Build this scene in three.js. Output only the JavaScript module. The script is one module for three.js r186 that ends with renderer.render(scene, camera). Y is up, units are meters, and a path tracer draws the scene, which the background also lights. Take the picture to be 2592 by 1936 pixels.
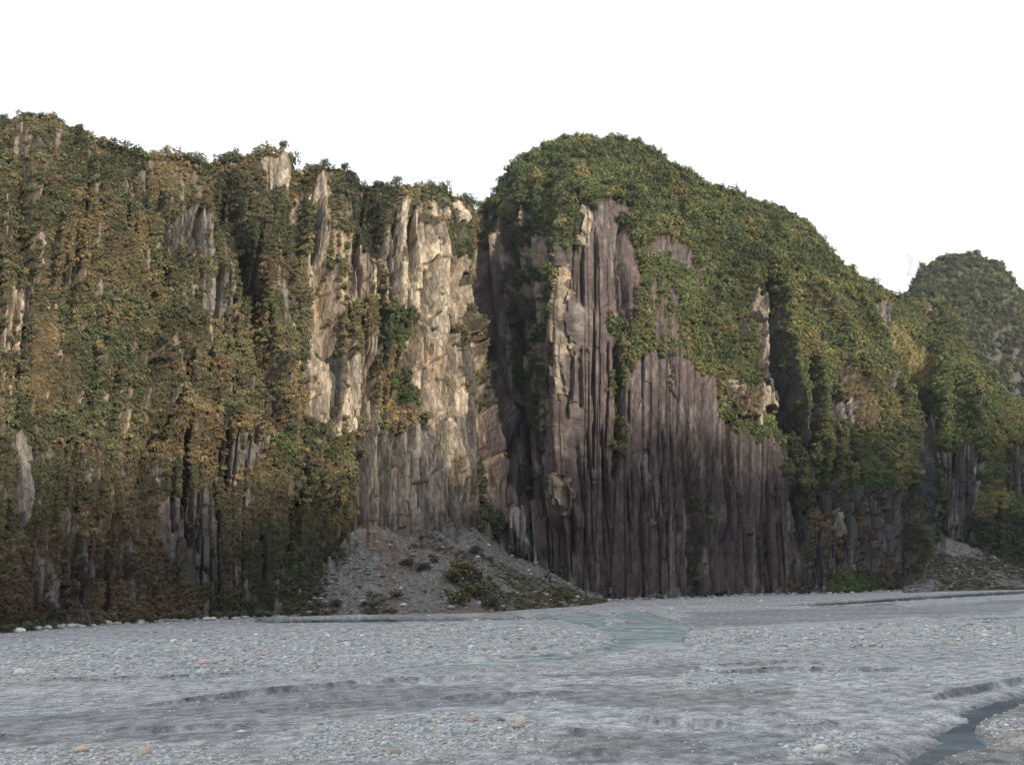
import * as THREE from 'three';
import { mergeGeometries, mergeVertices } from 'three/addons/utils/BufferGeometryUtils.js';

// ------------------------------------------------------------------ camera, sky, sun, exposure
const scene = new THREE.Scene();
const EYE = 7, PITCH = Math.atan((1465 - 968) / 2200), FOC = 2200;
const camera = new THREE.PerspectiveCamera(2 * Math.atan(968 / FOC) * 180 / Math.PI, 2592 / 1936, 0.5, 9000);
camera.position.set(0, EYE, 0);
camera.rotation.x = PITCH;

const renderer = new THREE.WebGLRenderer({ antialias: true });
renderer.setSize(1024, 764);
renderer.toneMapping = THREE.LinearToneMapping;
renderer.toneMappingExposure = 1.76;
renderer.outputColorSpace = THREE.SRGBColorSpace;
renderer.shadowMap.enabled = true;

{ // clear pale sky, whiter towards the horizon, bluer overhead
  const W = 64, H = 32, a = new Float32Array(W * H * 4);
  const hz = [0.98, 0.99, 0.97], zn = [0.69, 0.735, 0.82];
  for (let j = 0; j < H; j++) {
    const el = Math.max(0, ((j + 0.5) / H - 0.5) * Math.PI), k = Math.pow(Math.sin(el), 0.7);
    for (let i = 0; i < W; i++) {
      const o = (j * W + i) * 4;
      for (let c = 0; c < 3; c++) a[o + c] = hz[c] + (zn[c] - hz[c]) * k;
      a[o + 3] = 1;
    }
  }
  const t = new THREE.DataTexture(a, W, H, THREE.RGBAFormat, THREE.FloatType);
  t.mapping = THREE.EquirectangularReflectionMapping;
  t.magFilter = t.minFilter = THREE.LinearFilter; t.needsUpdate = true;
  scene.background = t; scene.environment = t;
}
const SUN_AZ = 44 * Math.PI / 180, SUN_EL = 27 * Math.PI / 180;
const SUN = new THREE.Vector3(Math.sin(SUN_AZ) * Math.cos(SUN_EL), Math.sin(SUN_EL), Math.cos(SUN_AZ) * Math.cos(SUN_EL));
const sun = new THREE.DirectionalLight(new THREE.Color().setRGB(1.0, 0.86, 0.66), 5.0);
sun.position.copy(SUN).multiplyScalar(900).add(new THREE.Vector3(0, 60, -250));
sun.target.position.set(0, 60, -250);
sun.castShadow = true; sun.shadow.radius = 4; sun.shadow.mapSize.set(4096, 4096);
Object.assign(sun.shadow.camera, { left: -420, right: 420, top: 420, bottom: -420, near: 1, far: 2600 });
scene.add(sun, sun.target);

// ------------------------------------------------------------------ helpers
function rng(seed) { let s = seed >>> 0; return () => { s = (s + 0x6D2B79F5) >>> 0; let t = Math.imul(s ^ (s >>> 15), 1 | s); t = (t + Math.imul(t ^ (t >>> 7), 61 | t)) ^ t; return ((t ^ (t >>> 14)) >>> 0) / 4294967296; }; }
function h2(i, j, s) { let h = Math.imul(i | 0, 374761393) ^ Math.imul(j | 0, 668265263) ^ Math.imul(s | 0, 1274126177); h = Math.imul(h ^ (h >>> 13), 1274126177); h ^= h >>> 16; return (h >>> 0) / 4294967296; }
function noise(x, y, s = 0) { // smooth value noise -1..1
  const i = Math.floor(x), j = Math.floor(y); let fx = x - i, fy = y - j;
  fx = fx * fx * fx * (fx * (fx * 6 - 15) + 10); fy = fy * fy * fy * (fy * (fy * 6 - 15) + 10);
  const a = h2(i, j, s), b = h2(i + 1, j, s), c = h2(i, j + 1, s), d = h2(i + 1, j + 1, s);
  return (a + (b - a) * fx + (c - a) * fy + (a - b - c + d) * fx * fy) * 2 - 1;
}
function fbm(x, y, o = 4, s = 0) { let v = 0, a = 0.5, f = 1; for (let k = 0; k < o; k++) { v += a * noise(x * f + k * 17.3, y * f - k * 9.1, s + k); a *= 0.5; f *= 2.03; } return v; }
const sst = (a, b, x) => { const t = Math.min(1, Math.max(0, (x - a) / (b - a))); return t * t * (3 - 2 * t); };
const lerp = (a, b, t) => a + (b - a) * t, clamp = (x, a, b) => Math.min(b, Math.max(a, x));
const CP = Math.cos(PITCH), SP = Math.sin(PITCH);
function ray(u, v) { const cx = (u - 1296) / FOC, cy = (968 - v) / FOC, f = CP - cy * SP; return [cx / f, (cy * CP + SP) / f]; }
function at(u, v, d) { const r = ray(u, v); return [r[0] * d, EYE + r[1] * d, -d]; }
const SLOPE = 0.02;
function bed(u, v) { const r = ray(u, v); const d = EYE / (SLOPE * r[0] - r[1]); return [r[0] * d, -d]; }   // survey point on the valley floor
function toUV(x, y, z) { const f = -z * CP + (y - EYE) * SP, q = (y - EYE) * CP + z * SP; return [1296 + FOC * x / f, 968 - FOC * q / f]; }
function inPoly(p, x, y) { let c = false; for (let i = 0, j = p.length - 1; i < p.length; j = i++) { const a = p[i], b = p[j]; if ((a[1] > y) !== (b[1] > y) && x < (b[0] - a[0]) * (y - a[1]) / (b[1] - a[1]) + a[0]) c = !c; } return c; }
const names = {};
function numbered(n) { const k = names[n] = (names[n] ?? -1) + 1; return k ? n + '_' + String(k).padStart(3, '0') : n; }
function put(o, name, label, category, group, kind) {
  o.name = numbered(name); scene.add(o);
  o.traverse(m => { if (m.isMesh) { m.castShadow = true; m.receiveShadow = true; } });
  if (label) o.userData.label = label; if (category) o.userData.category = category;
  if (group) o.userData.group = group; if (kind) o.userData.kind = kind;
  return o;
}
function grid(nu, nv, pos, col, uv) { // indexed sheet, rows of nu
  const g = new THREE.BufferGeometry(), idx = new Uint32Array((nu - 1) * (nv - 1) * 6); let k = 0;
  for (let j = 0; j < nv - 1; j++) for (let i = 0; i < nu - 1; i++) { const a = j * nu + i, b = a + 1, c = a + nu, d = c + 1; idx[k++] = a; idx[k++] = b; idx[k++] = d; idx[k++] = a; idx[k++] = d; idx[k++] = c; }
  g.setIndex(new THREE.BufferAttribute(idx, 1)); g.setAttribute('position', new THREE.BufferAttribute(pos, 3));
  if (col) g.setAttribute('color', new THREE.BufferAttribute(col, 3));
  if (uv) g.setAttribute('uv', new THREE.BufferAttribute(uv, 2));
  g.computeVertexNormals(); return g;
}
function grainTex(n, seed, lo, hi, sx, sy, tint = 0) { // tiling grain: colour multiplier, linear tone to sRGB bytes
  const d = new Uint8Array(n * n * 4);
  const per = (x, y, f, s) => { const i = Math.floor(x * f), j = Math.floor(y * f); let fx = x * f - i, fy = y * f - j; fx = fx * fx * (3 - 2 * fx); fy = fy * fy * (3 - 2 * fy); const m = q => ((q % f) + f) % f; const a = h2(m(i), m(j), s), b = h2(m(i + 1), m(j), s), c = h2(m(i), m(j + 1), s), e = h2(m(i + 1), m(j + 1), s); return a + (b - a) * fx + (c - a) * fy + (a - b - c + e) * fx * fy; };
  for (let y = 0; y < n; y++) for (let x = 0; x < n; x++) {
    const X = x / n, Y = y / n; let v = 0, w = 0, f = 8, a = 1;
    for (let k = 0; k < 5; k++) { v += a * per(X * sx % 1, Y * sy % 1, f, seed + k); w += a; f *= 2; a *= 0.82; }
    v /= w; v = clamp((v - 0.5) * 2.2 + 0.5, 0, 1);
    const o = (y * n + x) * 4, t = (h2(x >> 1, y >> 1, seed + 40) - 0.5) * tint;
    const B = q => 255 * clamp(q, 0, 1); d[o] = B(lo + (hi - lo) * v + t); d[o + 1] = B(lo + (hi - lo) * v); d[o + 2] = B(lo + (hi - lo) * v - t); d[o + 3] = 255;
  }
  const tx = new THREE.DataTexture(d, n, n); tx.wrapS = tx.wrapT = THREE.RepeatWrapping; tx.magFilter = THREE.LinearFilter; tx.minFilter = THREE.LinearMipmapLinearFilter; tx.generateMipmaps = true; tx.needsUpdate = true; return tx;
}
const rockGrain = grainTex(512, 3, 0.62, 1.0, 1, 1, 0.03); rockGrain.colorSpace = THREE.SRGBColorSpace;
const rockBump = grainTex(512, 9, 0, 1, 1, 1);
const gravelGrain = grainTex(512, 21, 0.58, 1.0, 1, 1, 0.05); gravelGrain.colorSpace = THREE.SRGBColorSpace;
const gravelBump = grainTex(512, 23, 0, 1, 1, 1);
const M = {
  rock: new THREE.MeshStandardMaterial({ vertexColors: true, roughness: 0.92, flatShading: true, map: rockGrain, bumpMap: rockBump, bumpScale: 0.25 }),
  hill: new THREE.MeshStandardMaterial({ vertexColors: true, roughness: 0.95 }),
  bed: new THREE.MeshStandardMaterial({ vertexColors: true, roughness: 0.9, map: gravelGrain, bumpMap: gravelBump, bumpScale: 0.04 }),
  plant: new THREE.MeshStandardMaterial({ color: 0xffffff, roughness: 0.85, side: THREE.DoubleSide }),
  stone: new THREE.MeshStandardMaterial({ color: 0xffffff, roughness: 0.88 }),
  bark: new THREE.MeshStandardMaterial({ color: new THREE.Color().setRGB(0.13, 0.105, 0.085), roughness: 0.95 }),
};

// ------------------------------------------------------------------ chart of the rock walls: what grows or lies bare where
const U0 = -320, U1 = 2920, V0 = 200, V1 = 1640, CELL = 4;
const CW = Math.ceil((U1 - U0) / CELL), CH = Math.ceil((V1 - V0) / CELL);
const fRock = new Float32Array(CW * CH), fTone = new Uint8Array(CW * CH), fPl = new Uint8Array(CW * CH);
// rock tones (linear base colours)
const TONES = [
  [0.205, 0.160, 0.125], // 0 brown schist
  [0.45, 0.385, 0.295],    // 1 cream fresh face
  [0.30, 0.245, 0.185],   // 2 tan
  [0.145, 0.130, 0.118],  // 3 grey
  [0.092, 0.070, 0.067], // 4 purple brown
  [0.074, 0.066, 0.062], // 5 dark grey
  [0.36, 0.34, 0.31],    // 6 pale grey
  [0.22, 0.21, 0.20],    // 7 scree grey
];
// plant mixes: weights of species tints, size
const PLANTS = [
  { mix: [[3.4, 0.118, 0.112, 0.050], [2.6, 0.165, 0.135, 0.066], [3.4, 0.072, 0.082, 0.038], [1.6, 0.225, 0.170, 0.088], [0.5, 0.130, 0.080, 0.048]], r: [0.4, 1.45] },    // 0 mixed cliff scrub
  { mix: [[4, 0.100, 0.122, 0.042], [3, 0.070, 0.094, 0.036], [2.5, 0.145, 0.150, 0.052], [1, 0.175, 0.150, 0.062]], r: [0.9, 2.9] },                               // 1 dome forest
  { mix: [[4, 0.235, 0.165, 0.075], [2, 0.175, 0.122, 0.060], [1.5, 0.115, 0.100, 0.045]], r: [0.3, 0.8] },                                                      // 2 ochre scrub
  { mix: [[4, 0.048, 0.060, 0.032], [2, 0.068, 0.074, 0.036], [1, 0.095, 0.088, 0.048]], r: [0.5, 1.3] },                                                         // 3 dark gully scrub
  { mix: [[3, 0.118, 0.086, 0.050], [3, 0.085, 0.070, 0.040], [1.4, 0.165, 0.112, 0.062], [3, 0.062, 0.068, 0.034]], r: [0.35, 1.0] },                              // 4 brown lower scrub
  { mix: [[3.4, 0.106, 0.130, 0.046], [2, 0.145, 0.150, 0.056], [1, 0.185, 0.160, 0.066], [2, 0.070, 0.094, 0.040]], r: [0.5, 1.4] },                                // 5 olive slope bush
  { mix: [[4, 0.28, 0.24, 0.10], [2, 0.21, 0.19, 0.075]], r: [0.35, 0.7] },                                                                                // 6 pale tussock
  { mix: [[3, 0.085, 0.112, 0.036], [2, 0.060, 0.090, 0.030], [1, 0.13, 0.12, 0.05]], r: [0.45, 1.2] },                                                                              // 7 fresh green bush
];
const LAY = []; const Z = (rock, tone, pl, ...p) => LAY.push({ rock, tone, pl, p });
// left wall
Z(0.28, 0, 0, [-400, 150], [1215, 300], [1215, 1700], [-400, 1700]);
Z(0.28, 3, 4, [-400, 1090], [250, 1130], [560, 1190], [700, 1260], [900, 1330], [900, 1700], [-400, 1700]);
Z(0.16, 0, 0, [130, 420], [240, 560], [320, 720], [420, 900], [330, 900], [220, 760], [140, 600]);
Z(0.10, 0, 3, [520, 430], [620, 440], [690, 520], [720, 560], [680, 640], [620, 600], [560, 520]);
Z(0.10, 0, 3, [840, 420], [1010, 460], [1010, 500], [970, 560], [960, 640], [900, 600], [880, 520]);
Z(0.62, 3, 0, [200, 400], [262, 395], [262, 500], [240, 575], [205, 560]);
Z(0.6, 3, 0, [352, 400], [384, 400], [384, 465], [356, 460]);
Z(0.72, 3, 0, [424, 520], [546, 525], [548, 610], [520, 640], [430, 620]);
Z(0.6, 3, 0, [288, 560], [318, 560], [318, 630], [290, 625]);
Z(0.75, 3, 0, [570, 605], [630, 605], [628, 670], [575, 660]);
Z(0.72, 3, 0, [510, 690], [600, 680], [605, 785], [515, 775]);
Z(0.7, 3, 0, [716, 610], [748, 615], [748, 760], [718, 740]);
Z(0.85, 2, 0, [655, 385], [742, 380], [748, 470], [725, 505], [695, 470]);
Z(1.0, 1, 0, [705, 430], [742, 415], [744, 480], [725, 500]);
Z(0.95, 1, 0, [800, 430], [832, 430], [836, 520], [860, 560], [800, 560], [795, 520]);
Z(0.9, 3, 0, [870, 470], [895, 472], [896, 550], [875, 545]);
Z(0.72, 2, 0, [803, 506], [832, 506], [876, 582], [901, 619], [945, 604], [981, 619], [981, 546], [1021, 506], [1047, 513], [1057, 590], [1108, 604], [1188, 648], [1188, 735], [1166, 804], [1137, 949], [1028, 949], [1036, 822], [1010, 757], [945, 753], [872, 804], [865, 949], [774, 949], [818, 749], [796, 659]);
Z(0.9, 0, 0, [880, 640], [940, 612], [965, 640], [960, 760], [900, 760]);
Z(0.98, 1, 0, [1010, 600], [1022, 510], [1045, 515], [1055, 600], [1075, 690], [1060, 800], [1030, 790], [1005, 700]);
Z(0.95, 1, 0, [945, 680], [975, 660], [978, 745], [955, 750]);
Z(0.85, 1, 0, [1060, 620], [1110, 640], [1150, 700], [1140, 900], [1090, 920], [1070, 800]);
Z(0.9, 1, 0, [1140, 520], [1170, 540], [1160, 590], [1140, 590]);
Z(0.8, 1, 0, [1080, 520], [1105, 520], [1110, 580], [1085, 580]);
Z(0.12, 0, 7, [1115, 600], [1180, 580], [1190, 650], [1130, 640]);
Z(0.06, 0, 2, [930, 760], [1000, 755], [1000, 800], [930, 800]);
Z(0.04, 0, 7, [950, 775], [1030, 790], [1040, 860], [1000, 900], [960, 860]);
Z(0.2, 0, 2, [960, 880], [1040, 880], [1040, 960], [1060, 1060], [980, 1070], [960, 980]);
Z(0.10, 0, 7, [1000, 930], [1050, 930], [1055, 1010], [1005, 1010]);
Z(0.9, 2, 2, [778, 935], [842, 935], [845, 1075], [785, 1065]);
Z(0.92, 5, 0, [842, 880], [872, 860], [868, 1060], [846, 1060]);
Z(0.98, 1, 0, [893, 880], [922, 880], [905, 1020], [888, 1105], [868, 1100], [880, 1000]);
Z(0.92, 2, 0, [922, 850], [960, 860], [955, 1080], [915, 1095]);
Z(0.92, 2, 2, [1020, 880], [1140, 880], [1150, 1060], [1070, 1050], [1040, 960]);
Z(0.93, 3, 4, [905, 1100], [960, 1090], [1060, 1080], [1190, 1040], [1240, 1150], [1250, 1400], [900, 1400]);
Z(0.98, 2, 0, [1068, 1040], [1112, 1045], [1135, 1110], [1160, 1180], [1160, 1240], [1130, 1240], [1105, 1120]);
Z(0.98, 1, 0, [1090, 1030], [1110, 1050], [1122, 1090], [1112, 1100], [1095, 1070]);
Z(0.96, 5, 0, [1150, 900], [1190, 850], [1215, 1000], [1235, 1150], [1230, 1360], [1190, 1350], [1180, 1120]);
Z(0.35, 2, 2, [1172, 810], [1184, 812], [1212, 900], [1235, 1000], [1262, 1140], [1262, 1180], [1240, 1150], [1218, 1030], [1195, 920]);
Z(0.45, 2, 2, [1205, 860], [1218, 860], [1262, 1010], [1280, 1110], [1262, 1090], [1240, 1000]);
Z(0.66, 2, 0, [-300, 730], [50, 740], [46, 890], [-300, 880]);
Z(0.7, 5, 0, [48, 690], [74, 690], [66, 900], [56, 1000], [40, 1000], [46, 860]);
Z(0.25, 2, 2, [75, 760], [130, 800], [200, 960], [190, 1040], [80, 1040]);
Z(0.72, 3, 4, [30, 1040], [72, 1100], [80, 1370], [40, 1370]);
Z(0.6, 3, 4, [100, 1410], [160, 1410], [160, 1500], [100, 1500]);
Z(0.18, 2, 2, [450, 1075], [560, 1060], [665, 1090], [668, 1125], [560, 1130], [460, 1110]);
Z(0.25, 2, 2, [560, 1205], [700, 1195], [720, 1215], [580, 1230]);
Z(0.75, 3, 4, [570, 1130], [660, 1130], [640, 1200], [580, 1200]);
Z(0.72, 5, 4, [405, 1260], [560, 1250], [560, 1460], [480, 1500], [420, 1400]);
Z(0.08, 0, 7, [672, 1110], [720, 1105], [745, 1170], [690, 1180]);
Z(0.12, 0, 2, [690, 1140], [770, 1130], [870, 1180], [890, 1330], [870, 1320], [770, 1200]);
// gully and dome
Z(0.50, 0, 3, [1190, 500], [1330, 360], [1440, 330], [1440, 1560], [1180, 1560], [1215, 1180], [1205, 820]);
Z(0.92, 4, 3, [1250, 600], [1275, 680], [1296, 900], [1300, 1150], [1230, 1160], [1222, 900], [1225, 700]);
Z(0.6, 5, 3, [1283, 620], [1300, 700], [1340, 1150], [1310, 1150], [1290, 820]);
Z(0.5, 3, 3, [1300, 440], [1325, 440], [1330, 600], [1345, 760], [1320, 760], [1300, 560]);
Z(0.55, 3, 3, [1365, 480], [1380, 480], [1385, 760], [1370, 860], [1362, 700]);
Z(0.80, 4, 3, [1250, 1120], [1420, 1080], [1420, 1560], [1330, 1560], [1300, 1400], [1260, 1320]);
Z(0.98, 6, 0, [1285, 1290], [1320, 1300], [1340, 1370], [1385, 1450], [1370, 1450], [1310, 1360], [1270, 1330]);
Z(0.98, 5, 0, [1255, 1345], [1300, 1350], [1340, 1400], [1330, 1420], [1262, 1370]);
Z(0.03, 4, 1, [1205, 511], [1272, 430], [1304, 370], [1400, 320], [1600, 320], [1800, 430], [2100, 560], [2120, 700], [2260, 900], [2330, 1000], [2330, 1560], [1420, 1560], [1420, 640], [1340, 520], [1280, 560]);
Z(0.10, 4, 5, [1560, 700], [1640, 680], [1800, 640], [1900, 720], [2060, 720], [2200, 850], [2330, 1000], [2330, 1300], [1950, 1180], [1800, 1000], [1600, 900]);
Z(0.9, 4, 2, [1440, 600], [1466, 503], [1477, 496], [1499, 532], [1513, 503], [1539, 507], [1586, 532], [1593, 565], [1568, 583], [1597, 616], [1604, 681], [1600, 790], [1582, 819], [1553, 823], [1557, 899], [1560, 1560], [1405, 1560], [1419, 899], [1430, 649], [1440, 640]);
Z(0.8, 2, 2, [1440, 590], [1468, 510], [1480, 500], [1495, 560], [1490, 630], [1470, 640], [1470, 560]);
Z(0.15, 4, 5, [1430, 560], [1465, 560], [1468, 630], [1432, 640]);
Z(0.98, 2, 2, [1420, 900], [1432, 660], [1455, 660], [1450, 900], [1436, 1000], [1418, 1000]);
Z(0.55, 4, 5, [1560, 900], [1600, 880], [1640, 720], [1700, 740], [1750, 880], [1770, 960], [1600, 960]);
Z(0.75, 4, 5, [1640, 600], [1720, 610], [1780, 680], [1740, 690], [1690, 670], [1640, 650]);
Z(0.95, 4, 5, [1560, 960], [1600, 930], [1680, 900], [1740, 900], [1765, 960], [1800, 990], [1850, 1080], [1900, 1095], [1970, 1110], [1990, 1150], [1985, 1200], [2020, 1240], [2035, 1380], [2010, 1450], [2090, 1560], [1400, 1560], [1405, 1200]);
Z(0.10, 4, 7, [1550, 900], [1578, 900], [1572, 1040], [1580, 1140], [1560, 1185], [1540, 1180], [1556, 1060]);
Z(0.08, 4, 5, [1590, 800], [1640, 830], [1650, 900], [1600, 930], [1560, 900], [1570, 840]);
Z(0.5, 4, 3, [1745, 1250], [1790, 1250], [1800, 1480], [1750, 1480]);
Z(0.98, 2, 2, [1410, 1200], [1455, 1200], [1460, 1280], [1440, 1320], [1425, 1290], [1408, 1250]);
Z(0.9, 2, 2, [1897, 979], [1930, 985], [1955, 1048], [1935, 1050], [1905, 1020]);
Z(0.45, 2, 2, [1830, 970], [1900, 970], [1940, 1060], [1870, 1040]);
Z(0.90, 2, 2, [1902, 760], [1925, 770], [1928, 960], [1908, 900]);
Z(1.25, 5, 3, [1912, 725], [1955, 750], [1982, 800], [1990, 895], [2008, 931], [2026, 1004], [2016, 1050], [1955, 1040], [1930, 968], [1916, 895]);
Z(0.07, 4, 3, [1985, 1040], [2045, 1040], [2050, 1200], [2010, 1190]);
Z(0.9, 5, 3, [2048, 968], [2072, 968], [2085, 1230], [2060, 1230]);
Z(0.85, 5, 3, [2100, 1000], [2120, 1000], [2135, 1160], [2110, 1160]);
Z(0.30, 2, 2, [2125, 940], [2160, 960], [2200, 1080], [2170, 1120], [2125, 1040]);
Z(0.75, 3, 2, [2110, 1010], [2150, 1020], [2160, 1060], [2120, 1060]);
Z(0.55, 5, 4, [2010, 1240], [2120, 1220], [2330, 1260], [2330, 1500], [2010, 1510]);
Z(0.95, 6, 4, [2113, 1283], [2148, 1283], [2155, 1350], [2135, 1360], [2118, 1320]);
Z(0.10, 4, 7, [2090, 1470], [2160, 1440], [2250, 1470], [2250, 1510], [2080, 1510]);
Z(0.05, 4, 7, [2080, 1120], [2180, 1110], [2250, 1180], [2200, 1240], [2120, 1210]);
Z(0.97, 7, 0, [1480, 1510], [1800, 1502], [2080, 1496], [2080, 1560], [1480, 1560]);
// right spur
Z(0.05, 4, 5, [2150, 650], [2500, 640], [2500, 900], [2920, 1100], [2920, 1560], [2330, 1560], [2330, 1000], [2200, 850]);
Z(0.85, 3, 5, [2199, 761], [2246, 770], [2250, 815], [2205, 811]);
Z(0.75, 0, 5, [2330, 765], [2370, 765], [2400, 820], [2340, 800]);
Z(-0.3, 2, 6, [2200, 800], [2262, 820], [2366, 903], [2400, 953], [2325, 978], [2280, 985], [2322, 942], [2234, 874]);
Z(0.8, 3, 2, [2250, 960], [2270, 965], [2270, 1000], [2252, 998]);
Z(0.95, 7, 4, [2322, 1010], [2368, 1040], [2372, 1150], [2380, 1300], [2372, 1380], [2355, 1300], [2340, 1150]);
Z(0.75, 5, 4, [2393, 1150], [2473, 1140], [2480, 1376], [2393, 1376]);
Z(1.0, 6, 4, [2461, 1180], [2475, 1180], [2478, 1275], [2466, 1280]);
Z(0.9, 6, 2, [2474, 1040], [2490, 1040], [2490, 1085], [2476, 1085]);
Z(0.1, 2, 6, [2510, 1060], [2592, 1110], [2592, 1135], [2520, 1080]);
Z(0.6, 5, 4, [2540, 1120], [2700, 1180], [2700, 1330], [2560, 1250]);
Z(0.05, 4, 3, [2480, 1300], [2920, 1280], [2920, 1560], [2480, 1560]);
for (const L of LAY) { L.b = [Math.min(...L.p.map(q => q[0])), Math.max(...L.p.map(q => q[0])), Math.min(...L.p.map(q => q[1])), Math.max(...L.p.map(q => q[1]))]; }
for (const L of LAY) {
  const i0 = Math.max(0, Math.floor((L.b[0] - U0) / CELL)), i1 = Math.min(CW - 1, Math.ceil((L.b[1] - U0) / CELL));
  const j0 = Math.max(0, Math.floor((L.b[2] - V0) / CELL)), j1 = Math.min(CH - 1, Math.ceil((L.b[3] - V0) / CELL));
  for (let j = j0; j <= j1; j++) for (let i = i0; i <= i1; i++) if (inPoly(L.p, U0 + (i + 0.5) * CELL, V0 + (j + 0.5) * CELL)) { const o = j * CW + i; fRock[o] = L.rock; fTone[o] = L.tone; fPl[o] = L.pl; }
}
{ const t = new Float32Array(fRock); for (let j = 1; j < CH - 1; j++) for (let i = 1; i < CW - 1; i++) { let s = 0; for (let b = -1; b <= 1; b++) for (let a = -1; a <= 1; a++) s += t[(j + b) * CW + i + a]; fRock[j * CW + i] = s / 9; } }
function chart(u, v) { // index of the chart cell under an irregular edge
  const a = u + 11 * noise(u / 26, v / 40, 71) + 6 * noise(u / 9, v / 22, 72), b = v + 20 * noise(u / 30, v / 45, 73) + 9 * noise(u / 8, v / 14, 74);
  return clamp(Math.floor((b - V0) / CELL), 0, CH - 1) * CW + clamp(Math.floor((a - U0) / CELL), 0, CW - 1);
}
function bare(u, v, o) { return sst(0.40, 0.58, fRock[o] + 0.30 * noise(u / 15, v / 60, 81) + 0.24 * noise(u / 7, v / 32, 82) + 0.14 * noise(u / 9, v / 9, 83)); }

// ------------------------------------------------------------------ the long rock wall: profile columns (height line, distance) from foot to crest
const COLS = [
  [-320, [1614, 126], [1300, 131], [900, 141], [600, 157], [300, 177], [238, 186]],
  [0, [1595, 147], [1300, 153], [1000, 160], [700, 172], [450, 186], [318, 198]],
  [60, [1589, 150], [1300, 157], [1000, 164], [700, 177], [450, 190], [312, 203]],
  [140, [1582, 156], [1300, 164], [1000, 171], [700, 184], [480, 198], [352, 210]],
  [250, [1576, 165], [1300, 172], [1000, 180], [700, 193], [480, 208], [368, 219]],
  [420, [1567, 181], [1300, 187], [1000, 196], [700, 207], [520, 219], [390, 236]],
  [540, [1563, 185], [1320, 193], [1050, 201], [760, 216], [560, 230], [406, 246]],
  [640, [1560, 188], [1350, 197], [1080, 205], [800, 223], [560, 236], [394, 252]],
  [710, [1553, 192], [1350, 202], [1080, 210], [820, 227], [520, 238], [376, 256]],
  [770, [1545, 197], [1350, 206], [1100, 215], [850, 230], [600, 245], [424, 263]],
  [820, [1530, 203], [1345, 212], [1100, 222], [850, 237], [600, 248], [420, 266]],
  [900, [1500, 215], [1340, 222], [1100, 232], [850, 246], [620, 256], [450, 277]],
  [1000, [1480, 228], [1340, 234], [1100, 243], [850, 254], [620, 262], [472, 288]],
  [1090, [1470, 237], [1340, 244], [1100, 254], [850, 265], [600, 272], [482, 298]],
  [1150, [1470, 246], [1340, 253], [1100, 262], [850, 275], [620, 286], [504, 318]],
  [1190, [1475, 253], [1340, 260], [1100, 270], [850, 288], [650, 305], [516, 338]],
  [1212, [1480, 258], [1340, 264], [1100, 275], [850, 310], [650, 330], [526, 352]],
  [1240, [1485, 261], [1340, 267], [1100, 283], [850, 314], [650, 332], [502, 352]],
  [1272, [1488, 265], [1340, 274], [1100, 292], [850, 314], [600, 330], [460, 350]],
  [1304, [1490, 265], [1350, 274], [1100, 291], [850, 311], [600, 322], [408, 348]],
  [1360, [1500, 266], [1350, 272], [1100, 286], [850, 300], [600, 310], [385, 348]],
  [1405, [1512, 267], [1350, 271], [1100, 279], [850, 290], [620, 297], [366, 351]],
  [1430, [1515, 268], [1350, 269], [1100, 271], [850, 274], [640, 278], [520, 292], [356, 354]],
  [1520, [1517, 270], [1350, 271], [1100, 273], [850, 276], [640, 281], [510, 293], [358, 362]],
  [1600, [1516, 270], [1350, 272], [1100, 275], [850, 281], [640, 289], [540, 302], [362, 370]],
  [1660, [1514, 271], [1320, 274], [1080, 278], [880, 284], [700, 300], [388, 374]],
  [1710, [1513, 273], [1300, 276], [1050, 281], [900, 288], [720, 306], [428, 377]],
  [1800, [1508, 285], [1300, 289], [1080, 293], [950, 301], [760, 324], [474, 382]],
  [1900, [1502, 299], [1300, 303], [1100, 308], [980, 317], [800, 337], [508, 390]],
  [1990, [1502, 300], [1300, 307], [1100, 318], [900, 339], [700, 364], [542, 396]],
  [2050, [1500, 298], [1300, 307], [1100, 320], [900, 343], [720, 369], [572, 400]],
  [2110, [1499, 298], [1300, 308], [1100, 326], [900, 350], [770, 374], [664, 402]],
  [2150, [1498, 301], [1300, 312], [1100, 332], [920, 355], [790, 380], [708, 408]],
  [2215, [1496, 306], [1300, 320], [1100, 342], [950, 364], [830, 392], [722, 418]],
  [2262, [1494, 314], [1300, 330], [1100, 354], [950, 377], [850, 398], [756, 430]],
  [2345, [1490, 326], [1350, 345], [1150, 370], [980, 393], [900, 408], [752, 442]],
  [2395, [1488, 330], [1350, 342], [1150, 358], [1000, 378], [880, 400], [772, 436]],
  [2431, [1487, 333], [1350, 344], [1150, 358], [1020, 374], [920, 394], [816, 424]],
  [2450, [1486, 335], [1350, 345], [1150, 358], [1030, 372], [950, 388], [880, 408]],
  [2515, [1484, 340], [1350, 349], [1150, 361], [1060, 373], [1010, 384], [962, 402]],
  [2592, [1483, 345], [1350, 352], [1180, 364], [1110, 375], [1070, 385], [1030, 400]],
  [2920, [1478, 360], [1350, 365], [1260, 375], [1220, 385], [1200, 395], [1180, 402]],
];
const NU = 1729, NT = 500, DU = (U1 - U0) / (NU - 1), BACK = 8, SK = 1;
function colAt(c, t) { const f = c[1][0], top = c[c.length - 1][0], v = f + (top - f) * t; for (let k = 1; k < c.length - 1; k++) { const a = c[k], b = c[k + 1]; if (v >= b[0] || k === c.length - 2) { const q = clamp((a[0] - v) / (a[0] - b[0]), 0, 1); return [v, a[1] + (b[1] - a[1]) * q]; } } }
const tabV = new Float32Array(NU * NT), tabD = new Float32Array(NU * NT);
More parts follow.
